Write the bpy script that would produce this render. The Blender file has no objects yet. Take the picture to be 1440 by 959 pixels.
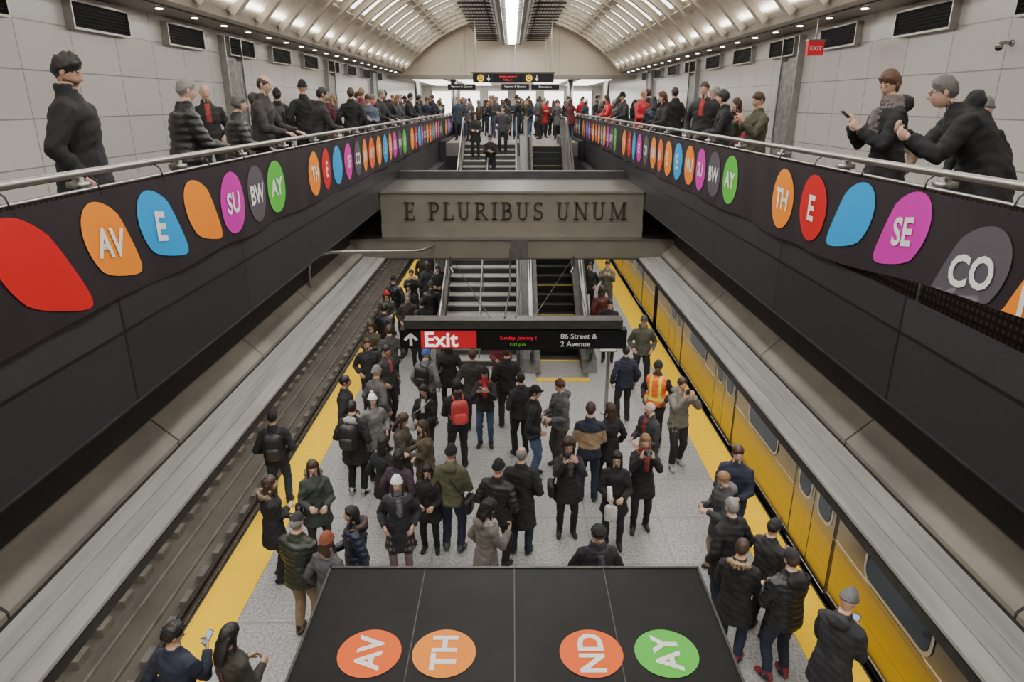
import bpy, math, random
import numpy as np
from mathutils import Vector, Matrix, kdtree
random.seed(7); np.random.seed(7)
V3=Vector
scene=bpy.context.scene
pi=math.pi
# ------------------------------------------------------------------ materials
MATS={}
def newmat(name):
    m=bpy.data.materials.new(name); m.use_nodes=True
    nt=m.node_tree; b=nt.nodes['Principled BSDF']
    MATS[name]=m
    return m,nt,b
def N(nt,t,**k):
    n=nt.nodes.new(t)
    for a,v in k.items(): setattr(n,a,v)
    return n
def simple(name,col,rough=.5,metal=0,noise=0,nscale=5,bump=0,bscale=60,emis=None,estr=0,stretch=None,spec=.5):
    m,nt,b=newmat(name)
    b.inputs['Base Color'].default_value=(*col,1); b.inputs['Roughness'].default_value=rough; b.inputs['Metallic'].default_value=metal
    b.inputs['Specular IOR Level'].default_value=spec
    if noise or bump:
        tc=N(nt,'ShaderNodeTexCoord'); mp=N(nt,'ShaderNodeMapping'); nt.links.new(tc.outputs['Object'],mp.inputs[0])
        if stretch: mp.inputs['Scale'].default_value=stretch
    if noise:
        nz=N(nt,'ShaderNodeTexNoise'); nz.inputs['Scale'].default_value=nscale; nz.inputs['Detail'].default_value=6
        nt.links.new(mp.outputs[0],nz.inputs[0])
        r=N(nt,'ShaderNodeValToRGB')
        r.color_ramp.elements[0].position=.3; r.color_ramp.elements[1].position=.7
        r.color_ramp.elements[0].color=(*[c*(1-noise) for c in col],1); r.color_ramp.elements[1].color=(*[min(1,c*(1+noise)) for c in col],1)
        nt.links.new(nz.outputs[0],r.inputs[0]); nt.links.new(r.outputs[0],b.inputs['Base Color'])
    if bump:
        nz=N(nt,'ShaderNodeTexNoise'); nz.inputs['Scale'].default_value=bscale
        nt.links.new(mp.outputs[0],nz.inputs[0]); bp=N(nt,'ShaderNodeBump'); bp.inputs['Strength'].default_value=bump; bp.inputs['Distance'].default_value=.01
        nt.links.new(nz.outputs[0],bp.inputs['Height']); nt.links.new(bp.outputs[0],b.inputs['Normal'])
    if emis:
        b.inputs['Emission Color'].default_value=(*emis,1); b.inputs['Emission Strength'].default_value=estr
    return m
simple('steel',(.40,.39,.37),.35,1,.12,8,.05,40)
simple('rail_tube',(.36,.35,.33),.34,.9,.1,8)
simple('steel_dark',(.09,.085,.08),.45,.7,.2,8)
simple('beam_steel',(.225,.205,.17),.5,.2,.10,2.5,.03,30)
simple('letter_bronze',(.075,.065,.052),.45,.5)
simple('concrete',(.22,.197,.17),.8,0,.30,2.2,.3,30,stretch=(1,.35,1))
simple('ledge_panel',(.40,.39,.37),.5,.1,.20,3,stretch=(3,.25,3))
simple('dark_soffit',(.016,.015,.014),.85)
simple('track_concrete',(.17,.150,.125),.9,0,.28,1.6,.4,10,stretch=(1,.4,1))
simple('tie_concrete',(.26,.23,.195),.9,0,.25,4,.3,20)
simple('rail_steel',(.16,.125,.10),.45,.7,.3,6)
simple('rail_top',(.55,.53,.50),.25,1)
simple('dark_tile',(.05,.05,.052),.5,0,.3,3)
simple('black_gloss',(.010,.010,.011),.4,0,.3,3,spec=.3)
simple('kiosk_black',(.010,.0095,.0095),.5,0,.3,3,spec=.22)
simple('black_matte',(.010,.010,.011),.6,spec=.2)
simple('white_sign',(.85,.85,.83),.5)
simple('sign_red',(.58,.015,.03),.4,emis=(.8,.02,.03),estr=.22)
simple('sign_white_lit',(.9,.9,.9),.4,emis=(1,1,1),estr=.8)
simple('led_red',(.5,.0,.02),.4,emis=(1,.01,.05),estr=.8)
simple('led_green',(.1,.4,.0),.4,emis=(.3,1,.1),estr=.25)
simple('yellow_q',(.9,.6,.02),.5,emis=(.9,.55,.02),estr=.4)
simple('cream',(.68,.62,.52),.75,0,.05,1.2)
simple('cream_rib',(.56,.51,.43),.6)
simple('coffer_light',(.9,.9,.88),.5,emis=(1,.95,.86),estr=4.6)
simple('tube_light',(.9,.9,.9),.5,emis=(1,.98,.94),estr=26)
simple('spot_light',(.9,.9,.9),.5,emis=(1,.95,.85),estr=30)
simple('hall_light',(.9,.9,.9),.5,emis=(1,.97,.92),estr=3.2)
simple('cornice',(.31,.275,.23),.6,.1,.08,2)
simple('vent_dark',(.035,.033,.031),.5,.4)
simple('etched_glass',(.22,.22,.215),.4,.3,.5,9)
simple('banner_cloth',(.024,.017,.022),.65,0,.15,2,.05,8,spec=.3)
simple('comb_yellow',(.75,.5,.03),.5)
simple('stair_tread',(.38,.37,.35),.6,.1,.15,4)
simple('stair_riser',(.07,.07,.07),.5,.4)
simple('esc_step',(.035,.035,.035),.45,.7)
simple('rubber',(.015,.015,.015),.35)
simple('window_glass',(.08,.10,.12),.06,.6)
simple('window_frame',(.60,.60,.58),.3,.7)
simple('train_rubber',(.03,.03,.03),.6)
for nm,c in dict(b_orange=(.90,.27,.015),b_red=(.64,.012,.014),b_blue=(.01,.35,.78),b_mag=(.62,.02,.42),b_gray=(.10,.09,.11),b_green=(.10,.52,.06),
                 b_dorange=(.86,.13,.012)).items(): simple(nm,c,.55,spec=.3)
simple('mezz_floor',(.30,.29,.27),.5,0,.2,30)
m,nt,b=newmat('terrazzo'); tc=N(nt,'ShaderNodeTexCoord')
n1=N(nt,'ShaderNodeTexNoise'); n1.inputs['Scale'].default_value=26; n1.inputs['Detail'].default_value=9; n1.inputs['Roughness'].default_value=.85
nt.links.new(tc.outputs['Object'],n1.inputs[0])
r=N(nt,'ShaderNodeValToRGB'); r.color_ramp.elements[0].position=.38; r.color_ramp.elements[0].color=(.15,.15,.152,1); r.color_ramp.elements[1].position=.60; r.color_ramp.elements[1].color=(.66,.65,.64,1)
nt.links.new(n1.outputs[0],r.inputs[0])
n2=N(nt,'ShaderNodeTexNoise'); n2.inputs['Scale'].default_value=.9; nt.links.new(tc.outputs['Object'],n2.inputs[0])
mx=N(nt,'ShaderNodeMixRGB',blend_type='MULTIPLY'); mx.inputs[0].default_value=.3; nt.links.new(r.outputs[0],mx.inputs[1]); nt.links.new(n2.outputs[0],mx.inputs[2])
bk=N(nt,'ShaderNodeTexBrick'); bk.offset=0; bk.inputs['Scale'].default_value=1; bk.inputs['Brick Width'].default_value=1.2; bk.inputs['Row Height'].default_value=1.2; bk.inputs['Mortar Size'].default_value=.008
bk.inputs['Color1'].default_value=(1,1,1,1); bk.inputs['Color2'].default_value=(.93,.93,.93,1); bk.inputs['Mortar'].default_value=(.6,.6,.6,1)
nt.links.new(tc.outputs['Object'],bk.inputs[0])
mx2=N(nt,'ShaderNodeMixRGB',blend_type='MULTIPLY'); mx2.inputs[0].default_value=1; nt.links.new(mx.outputs[0],mx2.inputs[1]); nt.links.new(bk.outputs[0],mx2.inputs[2])
nt.links.new(mx2.outputs[0],b.inputs['Base Color']); b.inputs['Roughness'].default_value=.4
m,nt,b=newmat('tactile_yellow'); tc=N(nt,'ShaderNodeTexCoord'); mp=N(nt,'ShaderNodeMapping'); nt.links.new(tc.outputs['Object'],mp.inputs[0])
mp.inputs['Scale'].default_value=(16,16,16)
vo=N(nt,'ShaderNodeTexVoronoi'); vo.inputs['Randomness'].default_value=0; vo.inputs['Scale'].default_value=1; vo.voronoi_dimensions='2D'; nt.links.new(mp.outputs[0],vo.inputs[0])
r=N(nt,'ShaderNodeValToRGB'); r.color_ramp.elements[0].position=.22; r.color_ramp.elements[0].color=(1,1,1,1); r.color_ramp.elements[1].position=.38; r.color_ramp.elements[1].color=(0,0,0,1)
nt.links.new(vo.outputs['Distance'],r.inputs[0]); bp=N(nt,'ShaderNodeBump'); bp.inputs['Strength'].default_value=.5; bp.inputs['Distance'].default_value=.005; nt.links.new(r.outputs[0],bp.inputs['Height']); nt.links.new(bp.outputs[0],b.inputs['Normal'])
mx=N(nt,'ShaderNodeMixRGB'); mx.inputs[1].default_value=(.97,.58,.0,1); mx.inputs[2].default_value=(1,.66,.0,1); nt.links.new(r.outputs[0],mx.inputs[0]); nt.links.new(mx.outputs[0],b.inputs['Base Color']); b.inputs['Roughness'].default_value=.6; b.inputs['Specular IOR Level'].default_value=.2
def panelmat(name,c1,mort,w,h,msize=.01,rough=.35,axes='yz',offset=.0,metal=0,noise=.05,spec=.5):
    m,nt,b=newmat(name); tc=N(nt,'ShaderNodeTexCoord'); sp=N(nt,'ShaderNodeSeparateXYZ'); cb=N(nt,'ShaderNodeCombineXYZ')
    nt.links.new(tc.outputs['Object'],sp.inputs[0]); nt.links.new(sp.outputs['xyz'.index(axes[0])],cb.inputs[0]); nt.links.new(sp.outputs['xyz'.index(axes[1])],cb.inputs[1])
    bk=N(nt,'ShaderNodeTexBrick'); bk.offset=offset; bk.inputs['Scale'].default_value=1; bk.inputs['Brick Width'].default_value=w; bk.inputs['Row Height'].default_value=h; bk.inputs['Mortar Size'].default_value=msize
    bk.inputs['Color1'].default_value=(*c1,1); bk.inputs['Color2'].default_value=(*[c*(1-noise) for c in c1],1); bk.inputs['Mortar'].default_value=(*mort,1)
    nt.links.new(cb.outputs[0],bk.inputs[0]); 
    nz=N(nt,'ShaderNodeTexNoise'); nz.inputs['Scale'].default_value=60; nt.links.new(tc.outputs['Object'],nz.inputs[0])
    mx=N(nt,'ShaderNodeMixRGB',blend_type='OVERLAY'); mx.inputs[0].default_value=.3; nt.links.new(bk.outputs[0],mx.inputs[1]); nt.links.new(nz.outputs[0],mx.inputs[2])
    nt.links.new(mx.outputs[0],b.inputs['Base Color'])
    b.inputs['Roughness'].default_value=rough; b.inputs['Metallic'].default_value=metal; b.inputs['Specular IOR Level'].default_value=spec
panelmat('wall_panels',(.56,.535,.515),(.27,.255,.24),1.2,.62,.010,.25,noise=.08)
panelmat('granite_panels',(.040,.039,.043),(.010,.010,.010),2.4,1.6,.014,.5,noise=.35,spec=.3)
panelmat('lunette_panels',(.58,.51,.41),(.40,.35,.28),2.4,2.0,.015,.7,axes='xz')
panelmat('grille',(.13,.075,.06),(.02,.016,.014),.05,.05,.012,.5,metal=.3)
panelmat('fixture_grille',(.85,.83,.80),(.12,.115,.11),.30,.12,.02,.45,axes='yx',metal=.1)
panelmat('train_steel',(.43,.39,.325),(.27,.24,.19),4.3,.42,.006,.22,metal=.97,noise=.03)
def attrmat(name,rough,kind):
    m,nt,b=newmat(name); at=N(nt,'ShaderNodeAttribute'); at.attribute_name='Col'
    tc=N(nt,'ShaderNodeTexCoord'); nz=N(nt,'ShaderNodeTexNoise'); mp=N(nt,'ShaderNodeMapping'); nt.links.new(tc.outputs['Object'],mp.inputs[0]); nt.links.new(mp.outputs[0],nz.inputs[0])
    b.inputs['Roughness'].default_value=rough
    nz.inputs['Scale'].default_value={'cloth':11,'hair':60,'prop':20,'skin':38}[kind]; nz.inputs['Detail'].default_value=5
    if kind=='hair': mp.inputs['Scale'].default_value=(1.6,1.6,.35)
    mr=N(nt,'ShaderNodeMapRange'); a,c=(.85,1.12) if kind=='skin' else (.55,1.5)
    mr.inputs[3].default_value=a; mr.inputs[4].default_value=c; nt.links.new(nz.outputs[0],mr.inputs[0])
    vm=N(nt,'ShaderNodeVectorMath',operation='SCALE'); nt.links.new(at.outputs['Color'],vm.inputs[0]); nt.links.new(mr.outputs[0],vm.inputs['Scale']); nt.links.new(vm.outputs[0],b.inputs['Base Color'])
    if kind in('cloth','hair'):
        bp=N(nt,'ShaderNodeBump'); bp.inputs['Strength'].default_value=.7; bp.inputs['Distance'].default_value=.025 if kind=='cloth' else .008
        nt.links.new(nz.outputs[0],bp.inputs['Height']); nt.links.new(bp.outputs[0],b.inputs['Normal'])
attrmat('clothing',.85,'cloth'); attrmat('puffer_fabric',.42,'cloth'); attrmat('skin',.6,'skin'); attrmat('hair',.5,'hair'); attrmat('accessory',.45,'prop')
PM=['clothing','puffer_fabric','skin','hair','accessory']
# ------------------------------------------------------------------ mesh builder
class MB:
    def __init__(s): s.V=[];s.F=[];s.C=[];s.M=[]; s.mats=[]
    def mi(s,m):
        if isinstance(m,int): return m
        if m not in s.mats: s.mats.append(m)
        return s.mats.index(m)
    def add(s,vs,fs,mat,col=(1,1,1)):
        o=len(s.V); s.V.extend(tuple(v) for v in vs); s.F.extend(tuple(i+o for i in f) for f in fs)
        k=s.mi(mat); s.M.extend([k]*len(fs))
        if isinstance(col,list): s.C.extend(col)
        else: s.C.extend([col]*len(vs))
    def box(s,x0,x1,y0,y1,z0,z1,mat,col=(1,1,1),bev=0):
        if x0>x1:x0,x1=x1,x0
        if y0>y1:y0,y1=y1,y0
        vs=[(x,y,z) for z in(z0,z1) for y in(y0,y1) for x in(x0,x1)]
        s.add(vs,[(0,2,3,1),(4,5,7,6),(0,1,5,4),(2,6,7,3),(0,4,6,2),(1,3,7,5)],mat,col)
    def prismY(s,pr,y0,y1,mat):
        n=len(pr); vs=[(x,y0,z) for x,z in pr]+[(x,y1,z) for x,z in pr]
        s.add(vs,[(i,(i+1)%n,n+(i+1)%n,n+i) for i in range(n)]+[tuple(range(n))[::-1],tuple(range(n,2*n))],mat)
    def prismX(s,pr,x0,x1,mat):
        n=len(pr); vs=[(x0,y,z) for y,z in pr]+[(x1,y,z) for y,z in pr]
        s.add(vs,[(i,(i+1)%n,n+(i+1)%n,n+i) for i in range(n)]+[tuple(range(n))[::-1],tuple(range(n,2*n))],mat)
    def loft(s,rings,n,mat,col=(1,1,1),caps=True,colfn=None):
        vs=[]
        for c,ax,ay in rings:
            for i in range(n):
                a=2*pi*i/n; vs.append(c+ax*math.cos(a)+ay*math.sin(a))
        fs=[]
        for r in range(len(rings)-1):
            for i in range(n):
                j=(i+1)%n; fs.append((r*n+i,r*n+j,(r+1)*n+j,(r+1)*n+i))
        if caps: fs.append(tuple(range(n))[::-1]); fs.append(tuple(range((len(rings)-1)*n,len(rings)*n)))
        s.add(vs,fs,mat,col)
    def tube(s,pts,rad,n,mat,col=(1,1,1),flat=1,caps=True,ref=None):
        pts=[V3(p) for p in pts]
        if not hasattr(rad,'__len__'): rad=[rad]*len(pts)
        rings=[]; u=None
        for i,p in enumerate(pts):
            t=(pts[min(i+1,len(pts)-1)]-pts[max(i-1,0)])
            if t.length<1e-9: t=V3((0,0,1))
            t.normalize()
            if u is None:
                u=V3(ref) if ref else (V3((1,0,0)) if abs(t.x)<.8 else V3((0,0,1)))
            u=u-t*u.dot(t); u.normalize(); v=t.cross(u)
            rings.append((p,u*rad[i],v*rad[i]*flat))
        s.loft(rings,n,mat,col,caps)
    def ell(s,c,r,mat,col=(1,1,1),nu=10,nv=7,R=None,noise=0):
        c=V3(c); vs=[]; 
        for j in range(nv+1):
            th=pi*j/nv
            for i in range(nu):
                ph=2*pi*i/nu; p=V3((r[0]*math.sin(th)*math.cos(ph),r[1]*math.sin(th)*math.sin(ph),r[2]*math.cos(th)))
                if noise: p*=1+random.uniform(-noise,noise)
                if R: p=R@p
                vs.append(c+p)
        fs=[(j*nu+i,(j+1)*nu+i,(j+1)*nu+(i+1)%nu,j*nu+(i+1)%nu) for j in range(nv) for i in range(nu)]
        s.add(vs,fs,mat,col)
    def obj(s,name,smooth=False,loc=(0,0,0),rot=0,parent=None,mats=None,attr=False):
        me=bpy.data.meshes.new(name); me.from_pydata(s.V,[],s.F)
        for m in (mats or s.mats): me.materials.append(MATS[m])
        me.polygons.foreach_set('material_index',s.M)
        if smooth: me.polygons.foreach_set('use_smooth',[True]*len(s.F))
        if attr:
            a=me.color_attributes.new('Col','FLOAT_COLOR','POINT'); arr=np.ones((len(s.V),4),dtype=np.float32); arr[:,:3]=np.array(s.C); a.data.foreach_set('color',arr.ravel())
        me.update(); o=bpy.data.objects.new(name,me); scene.collection.objects.link(o); o.location=loc; o.rotation_euler=(0,0,rot)
        if parent: o.parent=parent
        return o
_tc={}
def textmesh(t,off=.02):
    if (t,off) in _tc: return _tc[(t,off)]
    cu=bpy.data.curves.new('t','FONT'); cu.body=t; cu.size=1; cu.offset=off; cu.align_x='CENTER'; cu.align_y='CENTER'; cu.resolution_u=3
    o=bpy.data.objects.new('t',cu); scene.collection.objects.link(o); dg=bpy.context.evaluated_depsgraph_get(); dg.update()
    me=o.evaluated_get(dg).to_mesh(); vs=[tuple(v.co) for v in me.vertices]; fs=[tuple(p.vertices) for p in me.polygons]
    o.evaluated_get(dg).to_mesh_clear(); bpy.data.objects.remove(o); bpy.data.curves.remove(cu)
    xs=[v[0] for v in vs]; ys=[v[1] for v in vs]; cx=(min(xs)+max(xs))/2; cy=(min(ys)+max(ys))/2
    vs=[(v[0]-cx,v[1]-cy) for v in vs]
    _tc[(t,off)]=(vs,fs); return _tc[(t,off)]
def addtext(mb,t,size,origin,ux,uy,mat,off=.02,align='c'):
    vs,fs=textmesh(t,off); o=V3(origin); ux=V3(ux); uy=V3(uy)
    sh=0
    if align=='l': sh=-min(v[0] for v in vs)
    mb.add([o+ux*((x+sh)*size)+uy*(y*size) for x,y in vs],fs,mat)
# ------------------------------------------------------------------ ENVIRONMENT
Y0,Y1=-6,62
MF=4.93
def one(name,fn,smooth=False):
    mb=MB(); fn(mb); return mb.obj(name,smooth)
one('floor',lambda m:m.box(-3.6,3.6,Y0,Y1,-.25,0,'terrazzo'))
for sx in(-1,1):
    def f(m):
        m.box(sx*3.6,sx*4.2,Y0,Y1,-.2,.008,'tactile_yellow')
        m.box(sx*4.2,sx*4.23,Y0,Y1,-.12,.004,'train_rubber')
        m.box(sx*3.95,sx*4.18,Y0,Y1,-1.15,-.2,'track_concrete')
    one('platform_edge_strip',f)
    def f(m):
        m.box(sx*3.9,sx*7.6,Y0,Y1,-1.5,-1.22,'track_concrete')
        m.box(sx*4.2,sx*4.45,Y0,Y1,-1.22,-1.12,'track_concrete')
        m.box(sx*7.0,sx*7.6,Y0,Y1,-1.22,-.75,'track_concrete')
    one('trackbed',f)
    def f(m):
        m.box(sx*7.6,sx*7.8,Y0,Y1,-1.5,MF-.4,'dark_tile')
    one('wall_left_lower' if sx<0 else 'wall_right_lower',f)
    def f(m):
        y=Y0
        while y<Y1:
            for cx in(5.0,6.44):
                m.box(sx*(cx-.28),sx*(cx+.28),y,y+.30,-1.22,-1.08,'tie_concrete')
                m.box(sx*(cx-.13),sx*(cx+.13),y+.05,y+.25,-1.08,-1.03,'rail_steel')
            y+=.62
        m.box(sx*5.50,sx*5.54,Y0,Y1,-1.22,-1.16,'tie_concrete'); m.box(sx*5.90,sx*5.94,Y0,Y1,-1.22,-1.16,'tie_concrete')
        m.box(sx*4.55,sx*4.66,Y0,Y1,-1.22,-1.12,'tie_concrete')
    one('track_ties',f)
    def f(m):
        for cx in(5.0,6.44):
            pr=[(-.07,0),(.07,0),(.07,.012),(.012,.03),(.012,.11),(.036,.12),(.036,.15),(-.036,.15),(-.036,.12),(-.012,.11),(-.012,.03),(-.07,.012)]
            m.prismY([(sx*cx+x*sx,-1.03+z) for x,z in pr],Y0,Y1,'rail_steel')
            m.box(sx*(cx-.032),sx*(cx+.032),Y0,Y1,-.882,-.875,'rail_top')
    one('running_rails',f)
for sx in(-1,1):
    S='left' if sx<0 else 'right'
    def f(m):
        m.box(sx*2.99,sx*6.4,Y0,52,MF-.35,MF,'mezz_floor')
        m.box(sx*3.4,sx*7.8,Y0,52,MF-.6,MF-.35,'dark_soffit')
    one('floor_mezzanine_'+S,f)
    def f(m):
        m.box(sx*2.87,sx*2.99,Y0,36,4.25,5.06,'granite_panels')
        m.box(sx*2.99,sx*3.6,Y0,36,4.26,4.30,'dark_soffit')
        m.box(sx*2.86,sx*3.0,Y0,36,4.235,4.25,'steel_dark')
    one('mezzanine_fascia_'+S,f)
    def f(m):
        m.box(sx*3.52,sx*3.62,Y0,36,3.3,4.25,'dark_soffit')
        for k in range(3):
            a=2.78+.155*k; m.prismY([(sx*a,3.17+.012*k),(sx*(a+.144),3.17+.012*k),(sx*(a+.144),3.215+.012*k),(sx*a,3.2+.012*k)],Y0,36,'ledge_panel')
        m.box(sx*2.80,sx*3.5,Y0,36,3.05,3.17,'steel_dark')
        y=Y0
        while y<36:
            m.prismY([(sx*3.27,3.15),(sx*3.55,3.15),(sx*3.55,3.50),(sx*3.50,3.50),(sx*3.27,3.28)],y+.012,y+2.388,'concrete'); y+=2.4
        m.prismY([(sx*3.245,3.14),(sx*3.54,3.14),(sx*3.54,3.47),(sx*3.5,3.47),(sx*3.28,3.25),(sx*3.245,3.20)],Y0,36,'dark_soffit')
    one('platform_ledge_'+S,f)
    one('wall_'+S,lambda m:m.box(sx*6.4,sx*6.6,Y0,52,MF-.1,8.3,'wall_panels'))
    def f(m):
        m.prismY([(sx*6.4,7.9),(sx*5.55,7.9),(sx*5.5,7.95),(sx*5.5,8.12),(sx*5.6,8.16),(sx*6.4,8.3)],Y0,38,'cornice')
        m.box(sx*5.62,sx*5.66,Y0,38,7.885,7.9,'vent_dark')
        y=-1.
        while y<38:
            m.tube([(sx*5.85,y,7.9),(sx*5.85,y,7.875)],.055,12,'spot_light'); m.tube([(sx*5.85,y,7.9),(sx*5.85,y,7.885)],.085,12,'steel'); y+=1.35
    one('trim_cornice_'+S,f)
    y=5.0
    while y<36:
        def f(m):
            m.box(sx*6.4,sx*6.32,y,y+1.5,7.44,7.78,'black_matte')
            m.box(sx*6.4,sx*6.27,y-.03,y+1.53,7.41,7.44,'steel'); m.box(sx*6.4,sx*6.27,y-.03,y+1.53,7.78,7.81,'steel')
            for yy in(y-.03,y+1.50): m.box(sx*6.4,sx*6.27,yy,yy+.03,7.44,7.78,'steel')
            for k in range(6): m.prismY([(sx*6.32,7.46+k*.05),(sx*6.285,7.45+k*.05),(sx*6.285,7.455+k*.05),(sx*6.32,7.475+k*.05)],y+.02,y+1.48,'vent_dark')
        one('air_vent',f); y+=2.88
    for yy in(16.2,25.0,33):
        def f(m):
            m.box(sx*6.4,sx*6.28,yy,yy+.9,MF,7.3 if yy<30 else 7.7,'etched_glass'); m.box(sx*6.4,sx*6.25,yy-.05,yy,MF,7.8,'steel'); m.box(sx*6.4,sx*6.25,yy+.9,yy+.95,MF,7.8,'steel')
        one('wall_pilaster',f)
    def f(m):
        Rz=5.95
        m.tube([(sx*2.93,Y0,Rz),(sx*2.93,34.5,Rz)],.028,12,'rail_tube')
        m.box(sx*2.855,sx*2.885,Y0,34.5,5.84,5.86,'rail_tube')
        m.box(sx*2.90,sx*2.93,Y0,34.5,5.06,5.84,'grille')
        y=-4
        while y<34:
            m.box(sx*2.89,sx*2.96,y-.012,y+.012,5.06,5.93,'rail_tube'); m.box(sx*2.86,sx*2.99,y-.04,y+.04,5.86,5.90,'rail_tube'); y+=1.45
        m.tube([(sx*2.93,34.5,Rz),(sx*2.0,34.5,Rz)],.03,8,'rail_tube')
        m.box(sx*2.93,sx*1.95,34.48,34.52,MF,5.85,'grille')
    one('railing',f,True)
zc=3.43; R=7.22
def vault(m):
    a0=math.asin(5.55/R); n=28
    pr=[]; 
    for i in range(n+1):
        a=-a0+2*a0*i/n; pr.append((R*math.sin(a),zc+R*math.cos(a)))
    for i in range(n,-1,-1):
        a=-a0+2*a0*i/n; pr.append(((R+.2)*math.sin(a),zc+(R+.2)*math.cos(a)))
    m.prismY(pr,Y0,38,'cream')
one('ceiling_vault',vault)
def arcstrip(m,a0,a1,y0,y1,r0,r1,mat,n=6):
    pr=[((r0)*math.sin(a0+(a1-a0)*i/n),zc+r0*math.cos(a0+(a1-a0)*i/n)) for i in range(n+1)]+[((r1)*math.sin(a0+(a1-a0)*i/n),zc+r1*math.cos(a0+(a1-a0)*i/n)) for i in range(n,-1,-1)]
    m.prismY(pr,y0,y1,mat)
def ribs(m):
    y=-5.
    while y<37.5:
        for sg in(-1,1):
            arcstrip(m,sg*.27,sg*.865,y,y+.20,R-.18,R+.02,'cream_rib')
        y+=1.5
    for sg in(-1,1):
        for a in(.27,.49,.71): arcstrip(m,sg*a,sg*(a+.02),Y0,38,R-.12,R+.02,'cream_rib',1)
one('ceiling_ribs',ribs)
def coff(m):
    y=-5.
    while y<36:
        for sg in(-1,1):
            for (a,b2) in((.315,.47),(.53,.69)):
                arcstrip(m,sg*a,sg*b2,y+.42,y+1.22,R-.045,R-.02,'coffer_light',2)
        y+=1.5
one('ceiling_light_panels',coff)
def fix(m):
    for sg in(-1,1):
        m.prismY([(sg*.42,9.25),(sg*1.7,9.62),(sg*1.7,9.66),(sg*.42,9.30)],Y0,37,'fixture_grille')
        m.box(sg*.34,sg*.46,Y0,37,9.14,9.45,'steel_dark'); m.box(sg*1.66,sg*1.74,Y0,37,9.58,9.74,'steel')
        m.box(sg*.85,sg*.89,Y0,37,9.34,9.40,'steel_dark')
    m.box(-.36,.36,Y0,37,9.34,9.42,'steel_dark')
    y=-4
    while y<36.8:
        m.box(-.19,.19,y,y+.70,9.15,9.30,'tube_light')
        m.box(-.34,.34,y+.76,y+.86,9.19,9.34,'steel_dark')
        for sg in(-1,1): m.box(sg*.46,sg*1.7,y+.74,y+.78,9.30,9.36,'steel_dark')
        y+=.95
    for yy in range(-4,37,6):
        for sg in(-1,1): m.tube([(sg*1.2,yy,9.5),(sg*1.2,yy,10.5)],.02,6,'steel')
one('suspended_light_fixture',fix)
def lun(m):
    a0=math.asin(5.55/R); n=24
    pr=[(R*math.sin(-a0+2*a0*i/n),zc+R*math.cos(-a0+2*a0*i/n)) for i in range(n+1)]+[(5.6,7.75),(-5.6,7.75)]
    m.prismY(pr,37.6,38,'lunette_panels')
one('wall_end',lun)
def hall(m):
    m.box(-6.4,6.4,37.5,52,7.6,7.78,'cornice')
    m.box(-6.4,6.4,52,52.3,MF,7.7,'wall_panels')
    for x in(-4.5,-2.2,2.2,4.5):
        m.box(x-.8,x+.8,39,51,7.57,7.6,'hall_light')
    for x in(-5,-3,-1,1,3,5):
        m.box(x-.7,x+.7,51.9,52,5.2,7.2,'hall_light'); m.box(x-.75,x-.7,51.85,52,MF,7.3,'steel'); m.box(x+.7,x+.75,51.85,52,MF,7.3,'steel')
one('wall_concourse',hall)
def cols(m):
    for x in(-5.2,5.2,-3.2,3.2): m.tube([(x,40,MF),(x,40,7.6)],.16,14,'steel')
one('concourse_columns',cols,True)
def cf(m):
    m.box(-2.99,2.99,28,52,MF-.35,MF,'mezz_floor'); m.box(-2.6,2.6,27.9,28.1,MF-.5,MF,'steel')
one('floor_mezzanine_center',cf)
def stw(m):
    for sx in(-1,1): m.prismX([(18.02,3.3),(34,3.3),(34,5.0),(27.9,5.0),(27.9,4.25),(18.02,4.25)],sx*2.86,sx*2.6,'granite_panels')
one('stairwell_sidewall',stw)
def stair(m):
    n=28; r=MF/n; t=11.2/n
    for i in range(n):
        y=16.4+i*t
        m.box(-1.80,.12,y,y+t+.03,max(0,(i-1)*r),(i+1)*r-.04,'stair_riser'); m.box(-1.80,.12,y-.02,y+t,(i+1)*r-.04,(i+1)*r,'stair_tread')
    sl=MF/11.2
    for x0,x1 in((-1.92,-1.80),(.12,.2)):
        m.prismX([(16.1,0),(27.7,MF-.1),(27.7,MF+.25),(16.1,.45)],x0,x1,'steel_dark')
    for x in(-1.86,-.84,.16):
        pts=[(x,16.0,.95),(x,16.4,1.05),(x,27.4,MF+.95),(x,28.2,MF+.95)]
        m.tube(pts,.022,8,'rail_tube')
        for k in range(9):
            y=16.5+k*1.35; z=(y-16.4)*sl
            m.tube([(x,y,z),(x,y,z+1.02)],.016,6,'rail_tube')
one('staircase',stair)
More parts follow.
